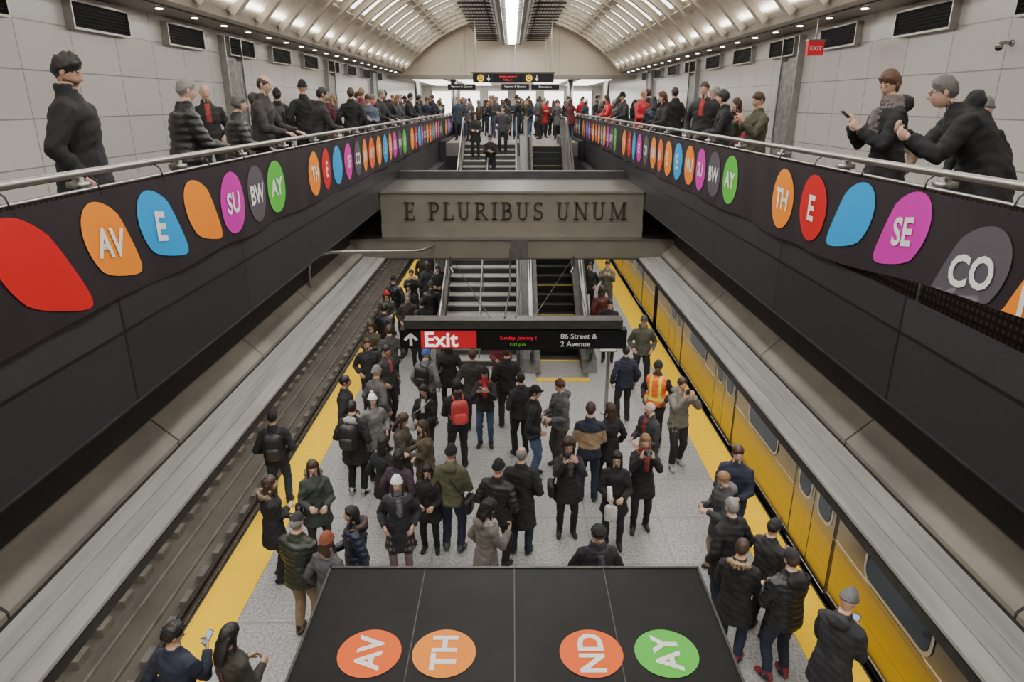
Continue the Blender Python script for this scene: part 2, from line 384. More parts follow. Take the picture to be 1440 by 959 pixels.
def esc(m):
    ya,yb=17.3,25.84
    n=25
    for i in range(n):
        y=ya+i*(yb-ya)/n; z=(i+1)*MF/n; t=(yb-ya)/n
        m.box(.72,1.76,y,y+t+.02,max(-.05,z-.45),z,'esc_step'); m.box(.72,1.76,y-.005,y+.03,z,z+.004,'comb_yellow' if i%3==0 else 'steel_dark')
        for k in range(20): m.box(.74+k*.051,.755+k*.051,y+.03,y+t,z,z+.008,'steel_dark')
    m.box(.6,1.9,15.6,16.75,-.02,.012,'steel'); m.box(.72,1.76,16.75,17.3,-.02,.01,'esc_step'); m.box(.72,1.76,16.72,16.82,.0,.02,'comb_yellow')
    m.box(.6,1.9,15.35,15.6,-.02,.012,'comb_yellow')
    m.box(.6,1.9,25.84,28.0,MF-.1,MF+.005,'steel')
    for x0,x1 in((.28,.72),(1.76,2.14)):
        m.prismX([(15.9,0),(17.2,0),(25.9,MF-.35),(28.2,MF-.35),(28.2,MF+.30),(25.7,MF+.30),(17.2,.38),(16.1,.30)],x0,x1,'steel_dark')
    for xm in(.50,1.95):
        m.prismX([(16.1,.3),(17.1,.3),(25.8,MF+.2),(28.2,MF+.2),(28.45,MF+.5),(28.3,MF+.86),(25.7,MF+.9),(17.0,.9),(16.0,.86),(15.75,.6),(15.85,.38)],xm-.05,xm+.05,'steel')
        pts=[(xm,16.1,.34),(xm,15.82,.42),(xm,15.70,.64),(xm,15.82,.86),(xm,16.1,.94),(xm,17.0,.96),(xm,17.4,1.06),(xm,25.5,MF+.86),(xm,25.9,MF+.95),(xm,28.2,MF+.95),(xm,28.45,MF+.8),(xm,28.5,MF+.55),(xm,28.3,MF+.35)]
        m.tube(pts,.045,10,'rubber')
one('escalator',esc)
def beam(m):
    m.prismY([(-2.86,3.92),(2.86,3.92),(2.86,4.58),(-2.86,4.58)],15.0,15.5,'beam_steel')
    m.box(-2.86,2.86,14.96,15.0,4.56,4.61,'beam_steel'); m.box(-2.86,2.86,15.0,18.0,4.58,4.61,'steel_dark')
    m.box(-2.86,2.86,17.6,18.0,4.2,4.78,'dark_tile')
    m.box(-2.86,2.86,15.5,18,3.86,3.9,'dark_soffit')
    m.box(-2.86,2.86,14.95,15.4,3.62,3.92,'beam_steel')
    m.box(-3.9,3.95,14.7,15.3,3.20,3.60,'beam_steel'); m.box(-3.92,3.97,14.67,15.3,3.60,3.62,'steel'); m.box(-3.92,3.97,14.67,15.3,3.18,3.20,'steel_dark')
    m.box(-.02,.34,14.64,14.7,3.18,3.62,'steel')
bo=one('inscribed_beam',beam)
def inscr():
    m=MB(); T=.17;t=.075
    def arc(cx,cy,rx,ry,a0,a1,n=12): return [(cx+rx*math.cos(math.radians(a0+(a1-a0)*i/n)),cy+ry*math.sin(math.radians(a0+(a1-a0)*i/n))) for i in range(n+1)]
    def st(pts,w,ox,sc):
        for (x0,y0),(x1,y1) in zip(pts,pts[1:]):
            d=math.hypot(x1-x0,y1-y0); 
            if d<1e-6: continue
            nx,ny=-(y1-y0)/d*w/2,(x1-x0)/d*w/2; ex,ey=(x1-x0)/d*.01,(y1-y0)/d*.01
            q=[(x0-ex+nx,y0-ey+ny),(x0-ex-nx,y0-ey-ny),(x1+ex-nx,y1+ey-ny),(x1+ex+nx,y1+ey+ny)]
            vs=[(ox+x*sc,yy,3.99+y*sc) for yy in(14.965,15.01) for x,y in q]
            m.add(vs,[(0,1,2,3),(7,6,5,4),(0,4,5,1),(1,5,6,2),(2,6,7,3),(3,7,4,0)],'letter_bronze')
    L={'E':(.62,[([(.16,0),(.16,1)],T),([(0,.03),(.58,.03)],t),([(0,.97),(.56,.97)],t),([(.16,.5),(.45,.5)],t),([(.57,.0),(.57,.22)],t),([(.55,1),(.55,.8)],t),([(.45,.4),(.45,.6)],t)]),
       'P':(.64,[([(.16,0),(.16,1)],T),([(0,.03),(.34,.03)],t),([(0,.97),(.34,.97)],t),(arc(.32,.72,.25,.25,90,-90),.11),([(.16,.47),(.34,.47)],t)]),
       'L':(.60,[([(.16,0),(.16,1)],T),([(0,.03),(.57,.03)],t),([(0,.97),(.34,.97)],t),([(.56,0),(.56,.25)],t)]),
       'U':(.80,[([(.16,1),(.16,.3)],T),(arc(.38,.3,.22,.27,180,360),.09),([(.60,.3),(.60,1)],t),([(0,.97),(.32,.97)],t),([(.48,.97),(.74,.97)],t)]),
       'R':(.76,[([(.16,0),(.16,1)],T),([(0,.03),(.34,.03)],t),([(0,.97),(.34,.97)],t),(arc(.32,.74,.22,.23,90,-90),.11),([(.16,.51),(.34,.51)],t),([(.32,.51),(.68,.03)],.13),([(.6,.03),(.76,.03)],t)]),
       'I':(.34,[([(.17,0),(.17,1)],T),([(0,.03),(.34,.03)],t),([(0,.97),(.34,.97)],t)]),
       'B':(.66,[([(.16,0),(.16,1)],T),([(0,.03),(.34,.03)],t),([(0,.97),(.34,.97)],t),(arc(.32,.75,.2,.22,90,-90),.11),([(.16,.53),(.34,.53)],t),(arc(.32,.28,.27,.25,90,-90),.11)]),
       'S':(.54,[(arc(.27,.74,.2,.23,30,270),.11),(arc(.27,.27,.22,.24,90,-150),.11),([(.46,.98),(.46,.78)],t),([(.05,.02),(.05,.25)],t)]),
       'N':(.84,[([(.14,0),(.14,1)],t),([(.12,.98),(.68,.02)],T),([(.68,0),(.68,1)],t),([(0,.03),(.28,.03)],t),([(0,.97),(.2,.97)],t),([(.54,.97),(.82,.97)],t)]),
       'M':(.98,[([(.14,0),(.14,1)],t),([(.16,.98),(.48,.05)],.14),([(.48,.05),(.8,.98)],t),([(.82,0),(.82,1)],T),([(0,.03),(.28,.03)],t),([(.66,.03),(.98,.03)],t),([(.02,.97),(.2,.97)],t),([(.78,.97),(.96,.97)],t)])}
    txt='E PLURIBUS UNUM'; gap=.20; sp=.56
    w=sum(L[c][0]+gap if c!=' ' else sp for c in txt)-gap
    sc2=4.85/w; x=-2.35
    for c in txt:
        if c==' ': x+=sp*sc2; continue
        for pts,wd in L[c][1]:
            st(pts,wd*.85,x,sc2)
        x+=(L[c][0]+gap)*sc2
    o=m.obj('inscription_letters'); o.parent=bo
inscr()
one('conduit_pipe',lambda m:m.tube([(-3.44,11.3,3.4),(-3.45,11.33,3.7),(-3.44,11.42,3.84),(-3.38,11.6,3.92),(-3.2,11.9,3.92),(-1.9,13.2,3.66),(-1.78,13.4,3.64),(-1.72,13.7,3.62),(-1.7,14.66,3.5)],.030,10,'rail_tube'),True)
def sign(m):
    y=10.35; z0,z1=2.66,2.98
    m.box(-1.80,1.84,y,y+.18,z0,z1,'black_gloss'); m.box(-1.72,1.76,y-.03,y+.24,z1+.03,z1+.17,'steel_dark')
    for x in(-1.3,0,1.3): m.box(x-.02,x+.02,y+.05,y+.12,z1,z1+.04,'steel_dark')
    m.box(-1.46,-.57,y-.008,y,z0+.01,z1-.01,'sign_red')
    addtext(m,'Exit',.35,(-1.13,y-.014,z0+.165),(1,0,0),(0,0,1),'sign_white_lit',.022)
    m.box(-1.645,-1.600,y-.01,y,z0+.06,z0+.22,'white_sign'); m.add([(-1.62,y-.012,z1-.04),(-1.74,y-.012,z1-.15),(-1.70,y-.012,z1-.18),(-1.62,y-.012,z1-.105),(-1.54,y-.012,z1-.18),(-1.50,y-.012,z1-.15)],[(0,1,2,3),(0,3,4,5)],'white_sign')
    m.box(-.5,.72,y-.05,y,z0+.0,z1,'black_matte')
    addtext(m,'Sunday, January 1',.085,(.1,y-.056,z0+.20),(1,0,0),(0,0,1),'led_red',.0)
    addtext(m,'1:02 p.m.',.075,(.1,y-.056,z0+.09),(1,0,0),(0,0,1),'led_green',.0)
    addtext(m,'86 Street &',.125,(.78,y-.01,z0+.22),(1,0,0),(0,0,1),'white_sign',.015,'l')
    addtext(m,'2 Avenue',.125,(.78,y-.01,z0+.09),(1,0,0),(0,0,1),'white_sign',.015,'l')
    for sg in(-1,1):
        m.tube([(sg*1.35,14.66,3.25),(sg*1.2,y+.1,z1+.17)],.008,6,'steel_dark'); m.tube([(sg*1.35,14.66,3.25),(sg*.35,y+.1,z1+.17)],.008,6,'steel_dark')
        m.tube([(sg*1.35,14.68,3.17),(sg*1.35,14.68,3.0),(sg*1.30,14.6,2.9)],.03,8,'steel')
    for x in(-.12,.06): m.tube([(x+.08,14.62,3.4),(x+.08,12.2,3.15),(x,y+.1,z1+.17)],.016,6,'rubber')
one('exit_sign',sign)
def ps(m):
    m.tube([(2.05,13.6,0),(2.05,13.6,1.9)],.04,10,'steel'); m.tube([(2.05,13.6,0),(2.05,13.6,.02)],.12,14,'steel'); m.box(1.86,2.2,13.55,13.58,1.45,1.9,'white_sign'); m.box(1.84,2.22,13.57,13.6,1.43,1.92,'steel')
one('signpost',ps)
def ohs(m):
    y=28.0; m.box(-1.5,1.6,y,y+.15,7.15,7.47,'black_gloss'); m.box(-1.55,1.65,y-.03,y+.18,7.47,7.53,'steel_dark')
    for x in(-1.2,.65):
        m.tube([(x,y-.01,7.31),(x,y+.01,7.31)],.13,20,'yellow_q'); addtext(m,'Q',.2,(x,y-.015,7.31),(1,0,0),(0,0,1),'black_matte')
    for x in(-.9,.95): m.box(x-.012,x+.012,y-.01,y,7.24,7.42,'white_sign'); m.add([(x-.07,y-.012,7.3),(x+.07,y-.012,7.3),(x,y-.012,7.2)],[(0,1,2)],'white_sign')
    m.box(-.7,.4,y-.03,y,7.16,7.46,'black_matte'); addtext(m,'Sunday January 1',.1,(-.15,y-.035,7.36),(1,0,0),(0,0,1),'led_red',0); addtext(m,'1:02 p.m.',.1,(-.15,y-.035,7.24),(1,0,0),(0,0,1),'led_red',0)
    for x in(-1.4,1.5): m.tube([(x,y+.08,7.5),(x,y+.08,9.55)],.02,6,'steel')
    for x0 in(-3.0,-.5,.9):
        m.box(x0,x0+1.3,34,34.12,7.0,7.25,'black_gloss'); addtext(m,'Uptown & Queens' if x0<0 else 'Downtown',.13,(x0+.65,33.99,7.12),(1,0,0),(0,0,1),'white_sign',.005)
        m.tube([(x0+.65,34.06,7.25),(x0+.65,34.06,9.25)],.015,6,'steel')
one('overhead_sign',ohs)
def ex(m):
    m.box(5.55,5.85,13.9,14.0,7.25,7.5,'sign_red'); addtext(m,'EXIT',.11,(5.7,13.89,7.375),(1,0,0),(0,0,1),'white_sign'); m.tube([(5.7,13.95,7.5),(5.7,13.95,7.9)],.015,6,'steel'); m.box(5.53,5.87,13.88,14.02,7.5,7.53,'steel')
one('exit_box_sign',ex)
one('security_camera',lambda m:(m.tube([(6.42,9.5,7.13),(6.24,9.5,7.13)],.02,8,'steel'),m.tube([(6.405,9.5,7.13),(6.38,9.5,7.13)],.04,12,'steel'),m.ell((6.24,9.5,7.07),(.045,.045,.04),'black_gloss'),m.tube([(6.24,9.5,7.13),(6.24,9.5,7.07)],.05,12,'steel')),True)
COLN={'o':'b_orange','r':'b_red','b':'b_blue','m':'b_mag','g':'b_gray','n':'b_green','d':'b_dorange'}
def banner(sx,items,ymax):
    m=MB()
    def bx(y,z): 
        w=(5.83-z)/.7
        return sx*(2.835-.012*math.sin(y*2.1)-.010*w*math.sin(y*4.3+1)-.004*math.sin(y*9))
    def zb(y): 
        z=5.06+.014*math.sin(y*3.1)
        if sx>0 and y<6.3: z+=.085*(6.3-y)
        return z
    ny=int((ymax-0)/.12); nz=7; vs=[];
    for i in range(ny+1):
        y=0+i*(ymax/ny)
        for k in range(nz): z=zb(y)+(5.83-zb(y))*k/(nz-1); vs.append((bx(y,z),y,z))
    m.add(vs,[(i*nz+k,(i+1)*nz+k,(i+1)*nz+k+1,i*nz+k+1) for i in range(ny) for k in range(nz-1)],'banner_cloth')
    y=.3
    while y<ymax:
        m.tube([(bx(y,5.8),y,5.80),(sx*2.86,y,5.90),(sx*2.90,y,5.93)],.006,5,'rubber'); y+=.9
    for (y,c,t,kind,z) in items:
        nr=5; na=40; vs=[]; R0=.305
        for r in range(nr+1):
            for a in range(na):
                th=2*pi*a/na; rr=r/nr*R0
                if kind=='c': dy=math.cos(th)*rr*.95; dz=math.sin(th)*rr
                else:
                    u=math.cos(th); v=math.sin(th); A,B=(1.20,.78) if kind=='blob' else (1.45,.78)
                    vv=v*B*(1-.34*max(0,u))+.10*max(0,u)**2; uu=u*A*(1+.24*max(0,u)**3); f=-.72
                    dy=(uu*math.cos(f)-vv*math.sin(f))*rr; dz=(uu*math.sin(f)+vv*math.cos(f))*rr
                yy=y+dy; zz=z+dz
                zz=min(5.82,max(zz,zb(yy)+.006))
                vs.append((bx(yy,zz)-sx*.007,yy,zz))
        m.add(vs,[(r*na+a,r*na+(a+1)%na,(r+1)*na+(a+1)%na,(r+1)*na+a) for r in range(nr) for a in range(na)],COLN[c])
        if t:
            tv,tf=textmesh(t,.03); sz=.28 if len(t)>1 else .32; vs=[]
            for u,w in tv:
                yy=y+(-sx)*u*sz*.95; zz=z+w*sz-(.10*u*sz if kind!='c' else 0)*(-sx)*1.5
                zz=max(zz,zb(yy)+.008); vs.append((bx(yy,zz)-sx*.014,yy,zz))
            m.add(vs,tf,'white_sign')
    return m.obj('advertising_banner',True)
L=[(3.2,'o','','c',5.25),(3.98,'r','','big',5.46),(4.78,'o','AV','blob',5.47),(5.52,'b','E','blob',5.46),(6.27,'o','','blob',5.46),(6.98,'m','SU','c',5.45),(7.70,'g','BW','c',5.45),(8.39,'n','AY','c',5.45)]
seqL=[('o','TH'),('r','E'),('b',''),('m','SE'),('g','CO'),('o','ND'),('d','AV'),('o','E'),('b','E'),('o','NU'),('m','SU'),('g','BW'),('n','AY')]
y=10.0
while y<33.5:
    for c,t in seqL:
        if y<33.6: L.append((y,c,t,'c',5.45))
        y+=.72
    y+=.9
banner(-1,L,34.3)
Rr=[(3.45,'o','ND','blob',5.38),(4.10,'g','CO','blob',5.42),(4.94,'m','SE','blob',5.52),(5.72,'b','','blob',5.50),(6.47,'r','E','c',5.47),(7.22,'o','TH','c',5.46)]
y=9.04
while y<33.5:
    for c,t in seqL[::-1]:
        if y<33.6: Rr.append((y,c,t,'c',5.46))
        y+=.74
    y+=.9
banner(1,Rr,34.3)
def kiosk(m):
    c=.02
    m.box(c-1.62,c+1.62,1.4,5.06,2.42,2.5,'kiosk_black'); m.box(c-1.56,c+1.56,1.5,5.0,0.0,2.42,'black_gloss')
    m.box(c-1.64,c+1.64,5.06,5.08,2.30,2.51,'steel_dark'); m.box(c-1.64,c-1.62,1.4,5.08,2.30,2.51,'steel_dark'); m.box(c+1.62,c+1.64,1.4,5.08,2.30,2.51,'steel_dark')
    for x in(-.79,0.0,.79): m.box(c+x-.004,c+x+.004,1.4,5.06,2.5,2.503,'steel_dark')
    for x,cc,t in((-1.09,'d','AV'),(-.53,'o','TH'),(.575,'d','ND'),(1.14,'n','AY')):
        n=48; yc=4.07; rr=.238
        m.add([(x+c+rr*math.cos(2*pi*i/n),yc+rr*math.sin(2*pi*i/n),2.505) for i in range(n)],[tuple(range(n))],COLN[cc])
        addtext(m,t,.26,(x+c,yc,2.509),(0,1,0),(-1,0,0),'white_sign',.03)
one('information_kiosk',kiosk)
def rwin(m,x,y0,y1,z0,z1):
    def rr(g,xx,mat):
        r=.12; pts=[]
        for cy,cz,a0 in((y1-r,z1-r,0),(y0+r,z1-r,90),(y0+r,z0+r,180),(y1-r,z0+r,270)):
            for i in range(6):
                a=math.radians(a0+18*i); pts.append((xx,cy+(r+g)*math.cos(a),cz+(r+g)*math.sin(a)))
        m.add(pts,[tuple(range(len(pts)))],mat)
    rr(.06,x,'window_frame'); rr(.012,x-.003,'train_rubber'); rr(0,x-.006,'window_glass')
def train(m):
    xs=4.30
    for c0 in(-16.9,1.5,19.9,38.3):
        c1=c0+17.9
        prof=[(xs+.06,-.10),(xs,.02),(xs,2.0),(xs+.05,2.25),(xs+.35,2.55),(xs+1.0,2.66),(xs+2.0,2.66),(xs+2.65,2.55),(xs+2.95,2.2),(xs+3.0,0),(xs+2.9,-.1)]
        m.prismY(prof,c0,c1,'train_steel')
        m.box(xs+.3,xs+2.7,c0+.3,c1-.3,-.75,-.1,'train_rubber'); m.box(xs+.5,xs+2.5,c0-.5,c0,0,2.4,'train_rubber')
        dy=[c0+1.95+i*4.3 for i in range(4)]
        for d in dy:
            m.box(xs-.004,xs+.02,d-.06,d+1.36,.0,2.0,'steel_dark')
            for k in(0,1):
                a=d+.0+k*.66; m.box(xs-.012,xs+.01,a,a+.64,.02,1.95,'train_steel')
                rwin(m,xs-.016,a+.14,a+.50,1.02,1.72)
            m.box(xs-.02,xs,d-.02,d+1.34,-.02,.03,'rail_top')
        for i in range(3):
            a=dy[i]+2.15; rwin(m,xs-.012,a,a+1.3,1.0,1.66)
        for zz in(.12,.95): m.box(xs-.010,xs,c0+.02,c1-.02,zz-.04,zz-.025,'train_steel')
one('subway_train',train)
# ------------------------------------------------------------------ PEOPLE
tmpme=bpy.data.meshes.new('tmp'); tmpo=bpy.data.objects.new('tmp',tmpme); scene.collection.objects.link(tmpo)
rm=tmpo.modifiers.new('r','REMESH'); rm.mode='VOXEL'
sm=tmpo.modifiers.new('s','SMOOTH'); sm.iterations=3; sm.factor=.5
def remesh(mb,vox):
    tmpme.clear_geometry(); tmpme.from_pydata(mb.V,[],mb.F); tmpme.update(); rm.voxel_size=vox; tmpo.update_tag()
    dg=bpy.context.evaluated_depsgraph_get(); dg.update(); e=tmpo.evaluated_get(dg); me=e.to_mesh()
    n=len(me.vertices); co=np.empty(n*3,dtype=np.float32); me.vertices.foreach_get('co',co); no=np.empty(n*3,dtype=np.float32); me.vertices.foreach_get('normal',no)
    fs=[tuple(p.vertices) for p in me.polygons]; e.to_mesh_clear()
    return co.reshape(-1,3),no.reshape(-1,3),fs
def ik(a,t,l1,l2,pole):
    d=t-a; L=min(d.length,(l1+l2)*.992); dr=d.normalized(); t=a+dr*L; x=(l1*l1-l2*l2+L*L)/(2*L); h=math.sqrt(max(0,l1*l1-x*x)); p=pole-dr*pole.dot(dr); p.normalize()
    return a+dr*x+p*h,t
def headpts(D):
    x,y,z=D[:,0],D[:,1],D[:,2]; px=x*.074; py=y*.095; pz=z*.118
    low=np.clip(-z,0,1); px=px*(1-.30*low**1.6); py=np.where(y<0,py*(1-.35*np.clip(-z-.1,0,1)),py)
    fr=(y>0)
    g=lambda a,s:np.exp(-(a/s)**2)
    py=py+fr*(.012*g(z+.82,.2)*g(x,.4)+.026*g(x,.13)*g(z+.24,.14)+.012*g(x,.12)*g(z+.03,.2)-.010*g(np.abs(x)-.36,.17)*g(z-.02,.13)+.005*g(z-.2,.1)*g(np.abs(x)-.3,.35)+.006*g(x,.25)*g(z+.55,.08)+.004*g(np.abs(x)-.5,.2)*g(z+.3,.2))
    return np.stack([px,py,pz],1)
def sgrid(nu,nv):
    D=[]
    for j in range(nv+1):
        th=pi*j/nv
        for i in range(nu):
            u=2*pi*i/nu; ph=u-.42*math.sin(u); D.append((math.sin(th)*math.sin(ph),math.sin(th)*math.cos(ph),math.cos(th)))
    F=[(j*nu+i,j*nu+(i+1)%nu,(j+1)*nu+(i+1)%nu,(j+1)*nu+i) for j in range(nv) for i in range(nu)]
    return np.array(D),F
def head(mb,Mx,sp,q):
    nu,nv=((36,28) if q==0 else (24,18) if q==1 else (14,10))
    D,F=sgrid(nu,nv); P=headpts(D); x,y,z=D[:,0],D[:,1],D[:,2]; n=len(D)
    sk=np.array(sp['skin']); C=np.tile(sk,(n,1))
    if q<2:
        lip=(y>0)*np.exp(-((x)/.24)**4)*np.exp(-((z+.55)/.06)**2); C=C*(1-lip[:,None]*.7)+np.array([.35,.10,.09])*lip[:,None]*.7
        ck=(y>0)*np.exp(-((np.abs(x)-.45)/.2)**2-((z+.25)/.2)**2)*.25; C=C*(1-ck[:,None])+np.array([.55,.2,.15])*ck[:,None]
        ey=(y>0)*np.exp(-((np.abs(x)-.36)/.16)**2-((z-.02)/.1)**2)*.35; C=C*(1-ey[:,None]*.6)
    hc=np.array(sp['hc'])
    if sp.get('beard'):
        bm=(y>-.1)*np.clip((-z-.32)/.15,0,1)*(1-np.exp(-((x)/.2)**2-((z+.55)/.07)**2)); bm=np.maximum(bm,(y>0)*np.exp(-((x)/.3)**2-((z+.43)/.05)**2)); bm=np.clip(bm,0,.85); C=C*(1-bm[:,None])+hc*bm[:,None]; P=P*(1+.04*bm[:,None])
    def put(P,F,mat,C):
        Q=[Mx@V3(p) for p in P]; mb.add(Q,F,mat,[tuple(c) for c in C] if not isinstance(C,tuple) else C)
    put(P,F,2,C)
    def sub(M2,mat,col): put(M2.V,M2.F,mat,col)
    if q<2:
        for sg in(-1,1):
            t=MB(); t.ell((sg*.027,.0735,.003),(.0120,.0120,.0075),0,nu=8,nv=6); sub(t,4,(.62,.59,.57))
            t=MB(); t.ell((sg*.027,.083,.003),(.006,.005,.0055),0,nu=8,nv=4); sub(t,4,(.03,.02,.015))
            t=MB(); t.tube([(sg*.012,.090,.021),(sg*.028,.090,.026),(sg*.045,.078,.022)],[.0022,.0032,.002],5,0); sub(t,3,tuple(hc*.8))
            t=MB(); t.ell((sg*.076,-.006,-.002),(.011,.019,.031),0,nu=8,nv=6); sub(t,2,tuple(sk*.95))
        t=MB(); t.tube([(-.022,.094,-.062),(0,.100,-.0625),(.022,.094,-.062)],.002,5,0); sub(t,4,(.18,.05,.045))
    def shell(mask,th,mat,col,top=1.0,nz=.0):
        t=np.clip(mask,0,1); t=t*t*(3-2*t); Dn=D.copy(); off=(th*t)[:,None]*Dn; Q=P*1.004+off
        if nz: Q=Q+off*nz*(np.sin(D[:,[0]]*23+D[:,[2]]*19)*np.cos(D[:,[1]]*27)+.6*np.sin(D[:,[0]]*9-D[:,[1]]*13+2))
        Q[:,2]=np.where(Q[:,2]>.04,.04+(Q[:,2]-.04)*top,Q[:,2])
        FF=[f for f in F if max(mask[list(f)])>0]
        put(Q,FF,mat,col)
    ax=np.abs(x)
    line=np.where(y>0,-.10+.62*y-.10*np.exp(-((ax-.62)/.15)**2)*(y>.3),-.10+.52*y)
    hs=sp['hair']
    if sp.get('hat') in(None,'cap','flat') or hs in('long','pony') :
        if hs=='short': shell((z-line)/.35,.014,3,tuple(hc),1.0,.25)
        elif hs=='thick': shell((z-line)/.45,.022,3,tuple(hc),1.08,.4)
        elif hs=='fringe': shell(np.minimum((z-line)/.25,(.52-z-.25*y)/.3),.010,3,tuple(hc),1,.2)
        elif hs in('long','bob','curly','pony'):
            l2=np.where(y>.15,-.05+.66*(y-.15),-.75 if hs!='bob' else -.55); w={'curly':.045,'bob':.018,'long':.022,'pony':.016}[hs]
            if hs=='pony': l2=line
            shell((z-l2)/.4,w*(.6 if sp.get('hat') else 1),3,tuple(hc),1.0,.3)
    if hs in('long','curly'):
        t=MB(); ln=.30 if hs=='long' else .2; w=.95 if hs=='long' else 1.2
        rings=[]
        for k in range(9):
            f=k/8; zz=.03-(ln+.03)*f; a=1+.06*math.sin(k*2.3); rings.append((V3((.006*math.sin(k*1.9),-.042-.035*math.sin(f*2.2),zz)),V3((.088*w*a*(1+.14*math.sin(f*3)-.3*f**4),0,0)),V3((0,.052*w*(1-.3*f),0))))
        t.loft(rings,12,0)
        for sg in(-1,1): t.tube([(sg*.074,.01,.03),(sg*.083,.020,-.05),(sg*.085,.035,-.12),(sg*.078,.052,-.19)],[.016,.019,.019,.008],8,0)
        sub(t,3,tuple(hc))
    if hs=='bob':
        t=MB()
        for sg in(-1,1): t.tube([(sg*.070,.0,.03),(sg*.078,.006,-.03),(sg*.074,.012,-.075)],[.016,.019,.008],8,0)
        sub(t,3,tuple(hc))
    if hs=='pony':
        t=MB(); t.tube([(0,-.09,.03),(0,-.125,.0),(0,-.135,-.08),(0,-.115,-.17)],[.02,.03,.026,.008],8,0); sub(t,3,tuple(hc))
    hat=sp.get('hat'); hcol=tuple(sp.get('hatc',(.02,.02,.02)))
    if hat=='beanie':
        shell((z-.16-.12*y)/.07,.018,0,hcol,1.18,.06)
        t=MB(); rg=[]
        for a in range(17):
            an=2*pi*a/16; rg.append((.084*math.sin(an),.104*math.cos(an)-.002,.030+.016*math.cos(an)))
        t.tube(rg,.015,6,0,caps=False); sub(t,0,tuple(c*.85 for c in hcol))
        if sp.get('pom'): t=MB(); t.ell((0,-.01,.165),(.034,.034,.034),0,noise=.1); sub(t,0,hcol)
    if hat in('cap','flat'):
        w=1.06 if hat=='cap' else 1.2
        shell((z-.28)/.08,.018 if hat=='cap' else .034,0,hcol,1.05 if hat=='cap' else .92,0)
        t=MB(); vs=[];k=10
        for r in(0,1):
            for i in range(k+1):
                a=pi*(i/k-.5); ext=.0 if r==0 else (.062 if hat=='cap' else .035)
                vs.append((.082*math.sin(a)*w,.080*math.cos(a)+.012+ext*math.cos(a),.038-.012*r*math.cos(a)))
        vs2=[(a,b,c-.006) for a,b,c in vs]; o=len(vs)
        fs=[(i,i+1,k+2+i,k+1+i) for i in range(k)]+[(o+k+1+i,o+k+2+i,o+i+1,o+i) for i in range(k)]+[(k+1+i,k+2+i,o+k+2+i,o+k+1+i) for i in range(k)]
        t.add(vs+vs2,fs,0); sub(t,0,tuple(c*.8 for c in hcol))
    if sp.get('glasses') and q<2:
        t=MB()
        for sg in(-1,1):
            pts=[(sg*.030+.021*math.cos(a*pi/5),.0935+.003*abs(math.cos(a*pi/5)),.002+.016*math.sin(a*pi/5)) for a in range(11)]; t.tube(pts,.0024,5,0,caps=False)
            t.tube([(sg*.051,.09,.006),(sg*.074,.04,.008),(sg*.079,-.01,.006)],.002,5,0)
        t.tube([(-.009,.098,.004),(.009,.098,.004)],.0022,5,0); sub(t,4,(.02,.02,.02))
def hand(mb,w,f,nrm,sg,curl,skin,q):
    f=f.normalized(); nrm=(nrm-f*nrm.dot(f)); nrm=nrm.normalized() if nrm.length>1e-4 else f.orthogonal().normalized()
    s=f.cross(nrm)*(-1 if sg>0 else 1)
    n=8 if q<2 else 6
    mb.loft([(w-f*.02,s*.026,nrm*.020),(w+f*.012,s*.029,nrm*.018),(w+f*.05,s*.041,nrm*.017),(w+f*.082,s*.042,nrm*.013),(w+f*.092,s*.036,nrm*.009)],n,2,skin)
    L=[.062,.078,.083,.074]
    for k in range(4):
        b=w+f*.080+s*(-.031+.0205*k); d=f.copy(); pts=[b-f*.015]; r=[.0095]; p=b
        for j,fr in enumerate((.42,.32,.26)):
            ax=curl*(.55+.35*j); d=(f*math.cos(ax*1.0)+nrm*math.sin(ax)) if j==0 else (d*math.cos(curl*.75)+(nrm*f.dot(d)-f*nrm.dot(d))*math.sin(curl*.75)); d.normalize()
            pts.append(p); r.append(.0092-.0008*j); p=p+d*L[k]*fr
        pts.append(p); r.append(.0052); mb.tube(pts,r,6 if q<2 else 4,2,skin)
    b=w+f*.022+s*.024; mb.tube([b-s*.01,b+s*.018+f*.018+nrm*.006,b+s*.030+f*.042+nrm*.016,b+s*.030+f*.064+nrm*.028],[.014,.012,.0105,.006],6 if q<2 else 4,2,skin)
POSES={
 'stand':((.26,.05,.89),(-.26,.05,.89),.5,.0,0),
 'pockets':((.205,.14,.99),(-.205,.14,.99),.6,.02,0),
 'phone':((.075,.31,1.17),(-.075,.31,1.15),1.0,.05,-.45),
 'phone1':((.08,.32,1.24),(-.25,.06,.90),1.0,.04,-.35),
 'photo':((.095,.30,1.49),(-.095,.30,1.49),.9,.0,-.08),
 'photolow':((.095,.32,1.34),(-.095,.32,1.34),.9,.0,-.25),
 'fold':((-.10,.24,1.14),(.10,.27,1.10),.7,.02,0),
 'rail':((.16,.40,1.04),(-.20,.40,1.04),.9,.12,-.15),
 'lean':((.08,.62,1.19),(-.10,.60,1.16),1.0,.62,-.15),
 'hold':((.10,.30,1.10),(-.12,.30,1.08),.9,.03,-.2),
 'offer':((.07,.34,1.27),(-.08,.33,1.24),1.0,.10,-.45),
 'bagarm':((.16,.27,1.02),(-.26,.06,.90),1.0,.0,0),
}
def lerp(a,b,t): return a+(b-a)*t
